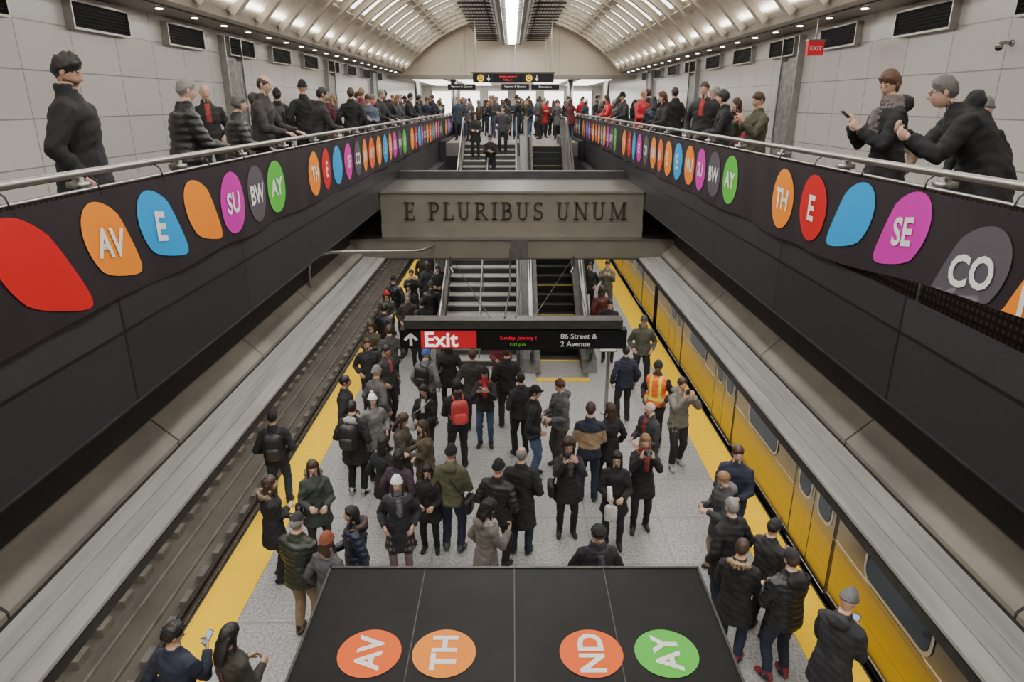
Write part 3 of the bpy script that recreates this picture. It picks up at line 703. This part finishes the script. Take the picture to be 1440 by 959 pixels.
def person(sp):
    H=sp['H']; s=H/1.75; fem=sp['name'].startswith(('woman','girl')); q=sp['q']; wf=.90 if fem else 1.0
    top=sp['top']; puff={'jacket':.013,'coat':.018,'puffer':.032,'long':.018,'shirt':0}[top]*(.85 if fem else 1)+sp.get('bulk',0)
    tc=tuple(sp['tc']); lc=tuple(sp['lc']); sk=tuple(sp['skin']); shoe=tuple(sp.get('shoe',(.02,.018,.017)))
    Rt,Lt,curl,lean,hp=POSES[sp['pose']]; lean=sp.get('lean',lean); hp=sp.get('hp',hp)
    tm=1 if top=='puffer' else 0
    def T(x,y,z):
        if z>.95:
            a=lean; return V3((x,y*math.cos(a)+(z-.95)*math.sin(a),.95+(z-.95)*math.cos(a)-y*math.sin(a)))
        return V3((x,y,z))
    src=MB(); n=18 if q<2 else 10
    tor=[(.84,.155,.115),(.90,.168,.125),(.96,.168,.126),(1.03,.156,.120),(1.12,.156,.118),(1.20,.168,.124),(1.27,.178,.128),(1.33,.176,.126),(1.38,.160,.112),(1.42,.128,.096),(1.455,.092,.080),(1.48,.070,.068)]
    rg=[]
    for z,rx,ry in tor:
        if fem: rx*= (1.0 if z<1.0 else .90); ry*=(1.05 if abs(z-1.27)<.08 else .95)
        c=T(0,0,z); up=(T(0,.1,z)-T(0,0,z)).normalized() if z>.95 else V3((0,1,0)); pf=puff*(1 if z<1.4 else .4)
        rg.append((c,V3((rx+pf,0,0)),up*(ry+pf)))
    src.loft(rg,n,tm,tc)
    hem={'jacket':.82,'puffer':.80,'coat':.66,'long':.42,'shirt':.90}[top]; hem=sp.get('hem',hem)
    rg=[]; k=int((1.06-hem)/.045)+2; lg=top in('coat','long')
    for i in range(k+1):
        z=lerp(1.06,hem,i/k); f=i/k; rg.append((T(0,0,z) if z>.95 else V3((0,.0,z)),V3((lerp(.160*wf**.3,.178+(.04 if lg else .012),f)+puff,0,0)),V3((0,lerp(.120,.140+(.03 if lg else 0),f)+puff,0))))
    rg.append((V3((0,0,hem)),rg[-1][1]*.9,rg[-1][2]*.9))
    src.loft(rg,n,tm,tc)
    nb=T(0,.0,1.46); nt_=T(0,.015,1.58)
    src.loft([(lerp(nb,nt_,k/4),V3((.052,0,0)),V3((0,.054,0))) for k in range(5)],n,2,sk)
    cc=tuple(sp.get('scarf',tc)); cr=.084 if 'scarf' in sp else .074
    a=T(0,-.01,1.44); b2=T(0,-.012,(1.520 if 'scarf' not in sp else 1.535)+sp.get('collar',0))
    src.loft([(a,V3((cr+.030,0,0)),V3((0,cr+.016,0))),(lerp(a,b2,.3),V3((cr+.014,0,0)),V3((0,cr+.008,0))),(lerp(a,b2,.6),V3((cr+.004,0,0)),V3((0,cr+.004,0))),(lerp(a,b2,.8),V3((cr,0,0)),V3((0,cr,0))),(b2,V3((cr-.004,0,0)),V3((0,cr-.002,0)))],n,0,cc)
    if 'scarf' in sp:
        src.tube([T(-.02,.13+puff*.6,1.42),T(-.03,.145+puff,1.36),T(-.03,.155+puff,1.3),T(-.03,.152+puff,1.23),T(-.03,.15+puff,1.16)],[.03,.032,.032,.031,.03],8,0,cc)
    fs_=sp.get('stride',.0); st=sp.get('st',.11)
    for sg in(-1,1):
        hip=V3((sg*.088,0,.90)); ank=V3((sg*st,sg*fs_,.075))
        kn,ak=ik(hip,ank,.435,.415,V3((sg*.15,1,0)))
        g=1.0 if not fem else .90
        src.tube([hip+V3((0,0,-.02)),lerp(hip,kn,.25),lerp(hip,kn,.5),lerp(hip,kn,.75),kn,lerp(kn,ank,.35),lerp(kn,ank,.7),ank+V3((0,0,-.02))],[.098*g,.094*g,.087*g,.078*g,.070*g,.067*g,.060*g,.062*g],n,0,lc)
        fo=V3((sg*.2,1,0)).normalized()
        b=V3((ank.x,ank.y,0))
        src.tube([b-fo*.075+V3((0,0,.04)),b-fo*.06+V3((0,0,.045)),b+fo*.02+V3((0,0,.052)),b+fo*.10+V3((0,0,.040)),b+fo*.165+V3((0,0,.030)),b+fo*.185+V3((0,0,.028))],[.02,.038,.044,.046,.036,.015],10,4,shoe,flat=.95)
    hands=[]
    for sg,t in((1,Rt),(-1,Lt)):
        if sp.get('mirror'): 
            t=Rt if sg<0 else Lt; t=(-t[0],t[1],t[2])
        sh=T(sg*(.168*wf+puff*.25),0,1.365); tt=V3(t)
        l1,l2=.30,.255
        pole=V3((sg*.5,-.5,-.8)) if t[2]<1.4 else V3((sg*.5,.1,-.9))
        el,wr=ik(sh,tt,l1,l2,pole)
        base=T(sg*.085,0,1.385); r=puff*.5
        src.tube([base,lerp(base,sh,.5)+V3((0,0,.004)),sh,lerp(sh,el,.3),lerp(sh,el,.7),el,lerp(el,wr,.45),lerp(el,wr,.97)],[.052+r*.5,.060+r,.064+r,.061+r,.057+r,.055+r,.050+r,.043+r*.6],12 if q<2 else 8,tm,tc)
        hands.append((sg,el,wr))
    if sp.get('hood') or sp.get('fur'):
        hc_=tuple(sp.get('hoodc',tc)); c=T(0,-.115-puff*.4,1.45)
        src.ell(c,(.12,.070,.080),0,hc_,12,8)
        if sp.get('fur'):
            fc=tuple(sp['fur']); pts=[T(.112*math.sin(a),-.08-.09*math.cos(a)*.9,1.485+.03*math.cos(a)) for a in np.linspace(-2.3,2.3,14)]
            src.tube(pts,[.026+.010*random.random() for _ in pts],8,3,fc)
    co,no,fs=remesh(src,{0:.0135,1:.019,2:.030}[q])
    kd=kdtree.KDTree(len(src.V))
    vm=[0]*len(src.V)
    for f,mi in zip(src.F,src.M):
        for v in f: vm[v]=mi
    for i,v in enumerate(src.V): kd.insert(v,i)
    kd.balance()
    idx=[kd.find(c)[1] for c in co.tolist()]
    C=np.array([src.C[i] for i in idx]); Mv=np.array([vm[i] for i in idx])
    ph=random.random()*9
    fold=.0036*(np.sin(co[:,0]*31+co[:,2]*23+ph)+np.sin(co[:,1]*37-co[:,2]*29+ph*2)+.9*np.sin(co[:,2]*66+co[:,0]*22+4*np.sin(co[:,1]*14+ph)+ph*3))
    fold=np.where(co[:,2]<.75,fold*.6,fold)
    cl=(Mv<=1)
    if top=='puffer' and q<2: fold=np.where(Mv==1,.012*np.abs(np.sin(co[:,2]*pi/.075+.6*np.sin(co[:,0]*9)))-.007+fold*.4,fold)
    furm=(Mv==3); fold=np.where(furm,np.random.uniform(-.008,.012,len(fold)),fold)
    co=co+no*(fold*(cl|furm))[:,None]
    co[:,2]=np.maximum(co[:,2],0.0)
    if sp.get('vest'):
        z=co[:,2]; mk=(z>.86)&(z<1.46)&(np.abs(co[:,0])<.19)&(Mv<=1)
        C[mk]=(.95,.16,.02); stp=mk&((np.abs(z-1.0)<.03)|((np.abs(np.abs(co[:,0])-.09)<.025)&(z>1.0))); C[stp]=(.75,.8,.1)
    if sp.get('yoke'):
        z=co[:,2]; mk=(z<1.30)&(z>1.0)&(Mv<=1); C[mk]=sp['yoke']
    if sp.get('zip') and q<2:
        mk=(co[:,1]>0)&(np.abs(co[:,0])<.035)&(co[:,2]>1.2)&(co[:,2]<1.47)&(Mv<=1); C[mk]=sp['zip']
    out=MB(); out.V=[tuple(c) for c in co.tolist()]; out.F=list(fs); out.C=[tuple(c) for c in C.tolist()]; out.M=[int(Mv[f[0]]) for f in fs]
    hy=sp.get('hy',0)
    Mh=Matrix.Translation(T(0,.018,1.630))@Matrix.Rotation(hy,4,'Z')@Matrix.Rotation(hp,4,'X')@Matrix.Rotation(sp.get('ht',0),4,'Y')@Matrix.Diagonal((.95,.95,.96,1))
    head(out,Mh,sp,q)
    wrs={}
    for sg,el,wr in hands:
        f=(wr-el).normalized(); wrs[sg]=(wr,f)
        pn=V3((-sg,0,0)) if f.z<-.6 else (V3((-sg*.8,.1,-.5)) if f.z<.3 else V3((-sg*.3,-.6,.1)))
        if sp['pose']=='rail': pn=V3((0,0,-1))
        hand(out,wr,f,pn,sg,curl,tuple(sp['glove']) if 'glove' in sp else sk,q)
    def rbox(c,hx,hy_,hz,mat,col,Rm=None):
        rr=((.55,-1),(.9,-.88),(1,-.6),(1,.5),(.88,.85),(.5,1))
        vs=[];nn=12
        for t,z in rr:
            for i in range(nn):
                a=2*pi*i/nn; ca,sa=math.cos(a),math.sin(a); k=1/max(abs(ca)**4+abs(sa)**4,1e-6)**.25
                p=V3((ca*k*hx*t,sa*k*hy_*t,z*hz)); 
                if Rm: p=Rm@p
                vs.append(V3(c)+p)
        fs=[(r*nn+i,r*nn+(i+1)%nn,(r+1)*nn+(i+1)%nn,(r+1)*nn+i) for r in range(5) for i in range(nn)]+[tuple(range(nn))[::-1],tuple(range(5*nn,6*nn))]
        out.add(vs,fs,mat,col)
    if 'backpack' in sp:
        bc=tuple(sp['backpack']); yb=-.205-puff
        rbox(T(0,yb,1.20),.15,.085,.225,4,bc); rbox(T(0,yb-.085,1.11),.11,.035,.10,4,tuple(c*1.4 for c in bc))
        out.tube([T(0,yb+.02,1.42),T(0,yb-.02,1.46),T(0,yb+.05,1.44)],.008,5,4,bc)
        for sg in(-1,1): out.tube([T(sg*.08,yb+.07,1.40),T(sg*.09,-.04,1.455+puff*.5),T(sg*.10,.09,1.40+puff*.4),T(sg*.12,.130+puff,1.30),T(sg*.160,.07,1.15),T(sg*.14,yb+.08,1.05)],.016,6,4,bc,flat=.45)
    if 'bag' in sp:
        bc=tuple(sp['bag']); sg=sp.get('bagside',1)
        rbox((sg*.26,-.02,.86),.06,.15,.12,4,bc)
        out.tube([V3((sg*.245,.05,.96)),T(sg*.20,.11,1.15),T(0,.140+puff*1.1,1.33),T(-sg*.11,.05,1.435+puff),T(-sg*.08,-.08,1.40+puff),T(.05*sg,-.15-puff,1.25),V3((sg*.22,-.08,.97))],.009,6,4,bc)
    mid=(wrs[1][0]+wrs[-1][0])/2+(wrs[1][1]+wrs[-1][1])*.04
    if sp.get('prop')=='phone':
        w,f=wrs[-1 if sp.get('mirror') else 1]; c=w+f*.09+V3((0,.012,.02)) if sp['pose']!='phone' else mid+V3((0,.03,.03))
        Rm=Matrix.Rotation(-.9 if hp<-.2 else -.1,3,'X')
        vs=[V3(c)+Rm@V3((a*.037,b*.004,d*.074)) for d in(-1,1) for b in(-1,1) for a in(-1,1)]
        out.add(vs,[(0,2,3,1),(4,5,7,6),(0,1,5,4),(2,6,7,3),(0,4,6,2),(1,3,7,5)],4,(.02,.02,.02))
        vs=[V3(c)+Rm@V3((a*.033,-.005,d*.066)) for a,d in((-1,-1),(1,-1),(1,1),(-1,1))]; out.add(vs,[(0,1,2,3)],4,(.25,.4,.7))
    if sp.get('prop')=='camera':
        c=mid+V3((0,.02,.03)); rbox(c,.065,.03,.042,4,(.02,.02,.02)); out.tube([c,c+V3((0,.09,0))],[.034,.03],12,4,(.03,.03,.03)); out.tube([c+V3((0,.088,0)),c+V3((0,.092,0))],.024,10,4,(.12,.12,.16))
    if sp.get('prop')=='paper':
        c=wrs[1][0]+wrs[1][1]*.08; out.tube([c+V3((-.02,0,-.12)),c+V3((0,0,.02)),c+V3((.02,.01,.2))],[.03,.035,.04],10,4,(.75,.74,.72))
        rbox(c+V3((-.02,.03,-.24)),.10,.05,.14,4,(.5,.48,.46))
    if s!=1:
        out.V=[(a*s,b*s,c*s) for a,b,c in out.V]
    return out.obj(sp['name'],True,(sp['x'],sp['y'],sp.get('z',0)),math.radians(sp['hd']),mats=PM,attr=True)
K=(.014,.014,.016);K2=(.022,.021,.022);NV=(.016,.020,.038);GR=(.10,.10,.105);DG=(.045,.045,.048);OL=(.060,.060,.036);BR=(.065,.045,.032);J=(.055,.09,.16);DJ=(.022,.032,.055);KH=(.30,.23,.15);TAN=(.30,.21,.12);RED=(.45,.02,.03);WH=(.75,.74,.72);BU=(.12,.02,.03)
S1=(.52,.30,.21);S2=(.58,.37,.28);S3=(.36,.20,.12);S4=(.14,.07,.045);S5=(.46,.29,.19)
HB=(.012,.010,.009);HN=(.045,.025,.015);HG=(.20,.19,.18);HW=(.42,.41,.39);HL=(.22,.13,.06);HR=(.09,.03,.015)
def W(x,y,H,name,hd,top,tc,lc,hair,hc,pose,skin=S1,**k):
    d=dict(x=x,y=y,H=H,name=name,hd=hd,top=top,tc=tc,lc=lc,hair=hair,hc=hc,pose=pose,skin=skin,q=0 if y<7.5 else 1 if y<15 else 2); d.update(k); person(d)
W(-3.24,5.17,1.75,'man',-20,'jacket',NV,K,'thick',HB,'phone1',S5,prop='phone',hy=-.5)
W(-2.75,5.26,1.66,'woman',-30,'jacket',(.04,.037,.028),K,'long',HB,'hold',S5,bag=BU,hp=-.4)
W(-3.86,9.95,1.75,'man',10,'jacket',K,DJ,'short',HB,'pockets',S3,hat='cap',hatc=K,backpack=K2,stride=.05)
W(-3.30,8.07,1.66,'woman',-70,'coat',K,K,'long',HN,'fold',S2,fur=(.20,.14,.09))
W(-2.83,8.56,1.66,'woman',200,'coat',(.040,.050,.042),K2,'long',HN,'hold',S2,fur=(.13,.10,.07),bag=K)
W(-2.60,7.00,1.76,'man',-15,'puffer',(.024,.028,.02),TAN,'short',HG,'hold',S1,hat='cap',hatc=K2)
W(-2.18,6.78,1.66,'woman',-25,'coat',(.07,.07,.075),K,'long',HN,'stand',S2,hat='beanie',hatc=(.22,.06,.03),scarf=(.12,.10,.10))
W(-2.00,7.38,1.64,'woman',110,'puffer',NV,K,'long',HB,'bagarm',S5,fur=(.10,.06,.05),bag=(.16,.06,.03))
W(-3.04,11.38,1.78,'man',-80,'coat',K,K,'short',HB,'pockets',S3)
W(-2.66,10.30,1.76,'man',-10,'coat',K,K,'short',HB,'pockets',S1,hood=1,hoodc=(.35,.34,.33),shoe=(.5,.5,.5),backpack=K2)
W(-2.44,10.90,1.64,'woman',-150,'coat',(.18,.175,.17),K,'long',HB,'pockets',S2,hat='beanie',hatc=WH,pom=1)
W(-2.55,11.89,1.76,'man',-40,'jacket',(.09,.086,.08),K,'short',HB,'stand',S1,hat='beanie',hatc=(.18,.17,.16))
W(-2.59,13.08,1.76,'man',-120,'jacket',(.03,.03,.028),K,'short',HB,'pockets',S3,zip=(.3,.06,.05))
W(-3.09,13.70,1.70,'man',-160,'jacket',K2,K,'short',HN,'pockets',S1)
W(-3.23,14.96,1.70,'woman',170,'coat',(.06,.045,.03),K,'long',HN,'phone',S2)
W(-3.38,17.76,1.66,'woman',190,'puffer',(.05,.052,.035),K,'long',HN,'hold',S2,hat='beanie',hatc=RED,fur=(.2,.15,.09))
W(-3.41,19.12,1.72,'man',0,'puffer',K,K,'short',HB,'stand',S1,hat='beanie',hatc=K)
W(-2.85,18.38,1.70,'woman',170,'coat',K,K,'long',HB,'hold',S2)
W(-3.00,19.88,1.75,'man',-170,'jacket',K2,DJ,'short',HN,'photo',S1)
W(-1.75,12.98,1.72,'man',-20,'jacket',(.14,.14,.145),K2,'short',HB,'stand',S1,hat='beanie',hatc=(.05,.10,.35),backpack=K)
W(-1.58,11.37,1.62,'woman',165,'jacket',K,K,'long',HB,'hold',S5,bag=(.40,.38,.36),zip=(.5,.45,.42))
W(-1.83,10.12,1.64,'woman',-100,'coat',(.07,.06,.045),K,'long',HN,'phone',S2)
W(-1.40,9.85,1.64,'woman',120,'coat',(.09,.065,.045),K,'long',HN,'fold',S2,bag=(.25,.22,.2))
W(-1.96,9.28,1.64,'woman',-30,'coat',K,K,'long',HB,'stand',S5)
W(-1.66,8.83,1.64,'woman',-20,'coat',(.05,.03,.045),K,'long',HB,'pockets',S5)
W(-1.56,8.11,1.66,'woman',185,'long',(.026,.026,.030),(.20,.15,.13),'long',HN,'pockets',S2,hat='beanie',hatc=WH,scarf=(.12,.12,.14),hem=.55,hy=.2)
W(-1.22,8.74,1.48,'girl',175,'coat',K2,K,'long',HB,'hold',S2)
W(-.88,8.72,1.78,'man',-12,'jacket',(.095,.095,.055),DJ,'short',HB,'bagarm',S5,hat='beanie',hatc=K,hood=1,bag=K,shoe=(.10,.10,.10))
W(-.98,11.21,1.78,'man',15,'jacket',K,K2,'short',HB,'hold',S4,backpack=(.45,.05,.05))
W(-.79,12.75,1.78,'man',-10,'coat',(.035,.028,.024),K2,'short',HN,'stand',S1)
W(-.52,12.08,1.68,'woman',175,'jacket',K2,J,'long',HN,'photolow',S2,zip=RED,prop='phone',scarf=RED,hat='beanie',hatc=K)
W(-.10,12.90,1.78,'man',0,'jacket',K,K2,'short',HN,'pockets',S1)
W(-.34,7.48,1.64,'woman',-60,'coat',(.15,.135,.12),K,'curly',HB,'phone1',S5,scarf=(.5,.4,.36),hood=1)
W(-.20,8.35,1.74,'man',-25,'puffer',K,K,'short',HB,'pockets',S1,hat='beanie',hatc=K)
W(.13,8.66,1.78,'man',-10,'long',(.018,.018,.020),DJ,'fringe',HG,'pockets',S2,hem=.5)
W(.17,11.70,1.70,'man',20,'jacket',K2,K,'short',HB,'pockets',S1)
W(.37,10.88,1.80,'man',-95,'jacket',K,J,'short',HB,'pockets',S1,hat='cap',hatc=K)
W(.89,11.26,1.76,'man',120,'jacket',GR,(.06,.05,.04),'thick',HR,'hold',S2,bag=(.10,.10,.10),hood=1)
W(.85,9.15,1.68,'woman',182,'coat',K2,K,'curly',HN,'photo',S2,prop='phone',glasses=1,scarf=(.10,.09,.09),bag=K,shoe=K)
W(1.28,10.10,1.82,'man',-5,'jacket',NV,DJ,'short',HN,'hold',S1,yoke=TAN)
W(1.66,10.45,1.66,'woman',30,'coat',K,K,'long',HN,'stand',S2)
W(1.53,8.85,1.64,'woman',170,'coat',K,K,'long',HB,'hold',S2,prop='paper',glasses=1,hp=-.1)
W(2.02,9.29,1.68,'woman',178,'coat',K,K,'long',HL,'photo',S2,prop='camera',bag=K,stride=.06,scarf=(.25,.04,.04))
W(1.01,6.82,1.76,'man',182,'coat',K,K,'short',HG,'pockets',S2,hat='flat',hatc=K2,scarf=(.05,.05,.06))
W(2.32,10.35,1.74,'man',120,'jacket',(.03,.03,.034),K,'fringe',HW,'hold',S2,glasses=1,zip=(.25,.03,.03))
W(2.80,12.15,1.78,'man',150,'jacket',K2,K,'short',HB,'pockets',S4,hat='beanie',hatc=K,vest=1)
W(3.03,11.27,1.80,'man',195,'jacket',(.15,.14,.115),K2,'short',HN,'photo',S1,prop='phone',hood=1,stride=.08,shoe=(.35,.35,.35))
W(3.04,15.02,1.80,'man',175,'jacket',(.065,.066,.05),K,'short',HB,'pockets',S1,hat='cap',hatc=(.05,.05,.045),st=.15,hood=1,q=1)
W(2.35,13.2,1.70,'man',10,'jacket',NV,K2,'short',HB,'stand',S1)
W(2.99,20.92,1.80,'man',170,'jacket',(.10,.10,.07),(.11,.10,.07),'short',HN,'photolow',S2,st=.16)
W(3.24,8.70,1.82,'man',150,'jacket',NV,DJ,'short',HN,'hold',S2,hy=.4)
W(2.95,8.22,1.66,'woman',100,'coat',DG,KH,'short',HL,'phone',S2,hood=1,hoodc=(.12,.11,.10))
W(2.75,7.36,1.76,'man',25,'coat',K,DJ,'short',HG,'stand',S2,stride=.12)
W(2.62,6.58,1.70,'man',-30,'coat',K,DJ,'short',HN,'hold',S1,fur=(.30,.20,.11),shoe=(.30,.03,.04))
W(3.12,7.02,1.68,'man',-60,'jacket',K2,K,'short',HB,'phone',S1,hat='cap',hatc=K)
W(3.10,6.30,1.76,'man',15,'puffer',K,DJ,'short',HN,'hold',S2,hat='cap',hatc=K,shoe=(.30,.03,.04),hood=1)
W(3.31,5.58,1.78,'man',-50,'coat',(.02,.02,.024),K,'short',HG,'phone',S1,hat='beanie',hatc=(.11,.11,.115),prop='phone',hood=1,lean=.15)
W(-2.30,16.78,1.70,'man',0,'jacket',K,K,'short',HB,'stand',S1)
W(-2.30,15.9,1.66,'woman',170,'coat',K2,K,'long',HB,'hold',S2)
W(-2.25,18.4,1.75,'man',10,'puffer',K,K,'short',HB,'stand',S3,hat='beanie',hatc=DG)
W(-2.68,21.07,1.70,'woman',20,'coat',(.03,.03,.035),K,'long',HN,'stand',S2)
W(-2.3,20.67,1.70,'man',180,'jacket',K2,DJ,'short',HB,'hold',S1)
W(-2.75,17.33,1.70,'man',190,'coat',(.04,.035,.03),K,'short',HG,'pockets',S2)
W(-1.35,13.6,1.70,'woman',10,'coat',K,K,'long',HB,'stand',S2)
W(2.45,18.06,1.70,'woman',10,'puffer',(.10,.02,.02),K,'long',HN,'stand',S2)
W(2.50,16.77,1.70,'man',170,'coat',K,K,'short',HB,'hold',S1)
W(2.45,21.07,1.70,'man',170,'jacket',K2,K,'short',HN,'pockets',S1)
W(-2.75,14.5,1.72,'man',20,'jacket',(.05,.045,.04),K,'short',HN,'stand',S1)
W(-3.15,16.1,1.75,'man',-30,'puffer',K,K,'short',HB,'pockets',S1)
W(-3.0,22.6,1.72,'woman',170,'coat',K2,K,'long',HN,'stand',S2)
W(-2.4,23.5,1.75,'man',180,'jacket',(.12,.11,.10),K,'short',HN,'pockets',S1)
W(-3.1,25,1.75,'man',0,'coat',K,K,'short',HN,'pockets',S1)
W(-.25,14.4,1.64,'woman',178,'coat',BU,K,'long',HB,'hold',S3)
W(2.9,25.5,1.75,'man',180,'coat',K,K,'short',HN,'pockets',S1)
# mezzanine
ML=[]
def MZ(x,y,*a,**k):
    ML.append((x,y)); kk=dict(z=MF,q=0 if y<10.5 else 1 if y<17 else 2); kk.update(k); W(x,y,*a,**kk)
MZ(-3.42,5.60,1.82,'man',-72,'coat',(.010,.010,.011),K,'thick',HB,'stand',S1,beard=1,hp=-.32,hy=-.15,hem=.7,bulk=.022,collar=.03)
MZ(-3.40,7.36,1.72,'man',-50,'puffer',K,K2,'short',HG,'rail',S2)
MZ(-4.7,11.1,1.75,'man',-150,'jacket',K2,K,'bald',HG,'pockets',S2,zip=(.3,.05,.05))
MZ(-3.45,9.85,1.84,'man',-95,'jacket',(.035,.032,.032),K,'fringe',HN,'rail',S2,hood=1)
MZ(-3.38,8.70,1.58,'woman',-65,'puffer',K2,K,'bob',(.10,.095,.09),'rail',S2)
MZ(-5.0,15.4,1.78,'man',-150,'jacket',(.05,.055,.07),K,'short',HN,'fold',S1)
MZ(-4.0,13.9,1.88,'man',20,'jacket',K,K,'short',HB,'stand',S1,hat='beanie',hatc=K)
MZ(-4.6,14.2,1.74,'man',10,'jacket',K2,K,'short',HB,'stand',S1,hat='cap',hatc=K,backpack=K2)
MZ(-3.4,12.6,1.74,'man',-60,'coat',K2,K,'short',HB,'rail',S1)
MZ(-4.2,16.4,1.70,'woman',-20,'coat',(.09,.02,.03),K,'bob',HG,'stand',S2)
MZ(-3.6,16.2,1.80,'man',0,'coat',K,K,'short',HN,'stand',S1)
MZ(-3.45,18.6,1.82,'man',-110,'jacket',K2,K,'short',HG,'rail',S2,zip=(.4,.4,.4))
MZ(-3.45,21.3,1.72,'woman',-110,'coat',DG,K,'long',HL,'rail',S2)
MZ(-3.45,23.9,1.80,'man',-100,'jacket',K,K,'short',HB,'rail',S1)
MZ(-4.4,20.5,1.78,'man',-100,'jacket',(.05,.05,.06),K,'short',HN,'pockets',S1)
MZ(-3.45,26,1.75,'man',-90,'coat',K,K,'short',HB,'rail',S3)
MZ(3.48,6.55,1.76,'woman',90,'coat',K,K2,'bob',(.10,.045,.025),'offer',S2,scarf=(.16,.13,.13),hood=1,hy=.5,prop='phone')
MZ(3.82,5.62,1.82,'man',72,'coat',(.012,.012,.014),K,'short',(.10,.095,.09),'lean',S2,glasses=1,hood=1,bulk=.02)
MZ(4.5,6.85,1.52,'man',120,'coat',K,K,'short',HN,'stand',S2,hat='beanie',hatc=(.18,.18,.18))
MZ(4.1,7.65,1.48,'woman',110,'coat',(.22,.16,.11),K,'bob',HG,'stand',S2)
MZ(3.5,13.2,1.84,'man',150,'jacket',K2,K,'short',HN,'stand',S2,zip=(.35,.04,.04),hem=.8)
MZ(3.42,10.0,1.62,'man',110,'jacket',OL,K,'short',HN,'photolow',S1,prop='phone')
MZ(3.42,11.4,1.68,'woman',80,'coat',K,K,'bob',HB,'rail',S2)
MZ(3.9,12.5,1.55,'woman',100,'coat',(.25,.03,.06),K,'long',HN,'stand',S2)
MZ(3.8,16.9,1.82,'man',20,'coat',K,K,'short',HB,'stand',S1)
MZ(3.42,16.0,1.72,'woman',100,'coat',K2,K,'long',HR,'rail',S2)
MZ(3.4,21.7,1.80,'man',110,'jacket',(.03,.03,.035),DJ,'short',HB,'rail',S1,hat='cap',hatc=K)
MZ(3.9,20.8,1.86,'man',30,'coat',K,K,'short',HN,'stand',S1)
MZ(4.3,15.2,1.80,'man',60,'coat',K,K,'short',HG,'pockets',S1)
MZ(3.45,25.6,1.75,'woman',100,'puffer',RED,K,'long',HN,'rail',S2)
MZ(-.75,24.6,1.72,'man',180,'jacket',K,K,'short',HB,'phone',S1,z=MF/28*21)
MZ(-1.35,26.3,1.70,'woman',180,'coat',K2,K,'long',HB,'hold',S2,z=MF/28*25)
MZ(-.35,26.7,1.75,'man',180,'jacket',(.05,.05,.055),K,'short',HB,'stand',S2,z=MF/28*26)
rc=random.Random(3)
tops=[K,K,K2,NV,DG,GR,OL,BR,K,K2,RED,(.25,.24,.22),BU,(.04,.06,.10)]
spots=[]; tries=0
while len(spots)<90 and tries<6000:
    tries+=1
    u=rc.random()
    if u<.48: x=rc.uniform(-2.5,2.5); y=rc.uniform(28.8,38)
    elif u<.74: x=-rc.choice([rc.uniform(3.4,3.6),rc.uniform(3.4,5.6)]); y=rc.uniform(17,37)
    else: x=rc.choice([rc.uniform(3.4,3.6),rc.uniform(3.4,5.6)]); y=rc.uniform(18,37)
    if .2<x<2.2 and y<29.8: continue
    if all((x-a)**2+(y-b)**2>.40 for a,b in spots+ML): spots.append((x,y))
for x,y in spots:
    fem=rc.random()<.45
    MZ(x,y,rc.uniform(1.56,1.68) if fem else rc.uniform(1.68,1.86),'woman' if fem else 'man',rc.choice([180,170,190,160,200,0,90,-90]) if rc.random()<.8 else rc.uniform(0,360),rc.choice(['jacket','coat','puffer']),rc.choice(tops),rc.choice([K,K2,DJ,J]),'long' if fem else rc.choice(['short','short','fringe','thick']),rc.choice([HB,HN,HG,HL,HB]),rc.choice(['stand','pockets','hold','phone','photo']),rc.choice([S1,S2,S3,S5]),hat='beanie' if rc.random()<.2 else None,hatc=rc.choice([K,DG,RED,WH]))
bpy.data.objects.remove(tmpo)
# ------------------------------------------------------------------ LIGHTS
def area(name,loc,sx,sy,pw,col=(1,.96,.9),rot=(0,0,0)):
    l=bpy.data.lights.new(name,'AREA'); l.shape='RECTANGLE'; l.size=sx; l.size_y=sy; l.energy=pw; l.color=col
    o=bpy.data.objects.new(name,l); scene.collection.objects.link(o); o.location=loc; o.rotation_euler=rot
for sx in(-1,1):
    area('ledge_downlight',(sx*3.15,15,3.03),.4,40,460)
    area('track_downlight',(sx*5.6,15,4.25),1.0,40,380)
    area('vault_fill',(sx*5.3,16,8.25),.12,42,230,rot=(0,math.radians(180-sx*-35),0))  # unseen fill lamps above the cornice, added to brighten the vault
w=bpy.data.worlds.new('w'); scene.world=w; w.use_nodes=True; w.node_tree.nodes['Background'].inputs[0].default_value=(1,.97,.93,1); w.node_tree.nodes['Background'].inputs[1].default_value=.22
# ------------------------------------------------------------------ CAMERA
cam=bpy.data.cameras.new('camera'); cam.lens=24; cam.sensor_width=36; co=bpy.data.objects.new('camera',cam); scene.collection.objects.link(co)
co.location=(0,0,6.4); co.rotation_euler=(math.radians(90-19.2),0,0); scene.camera=co; cam.clip_start=.05; cam.clip_end=200
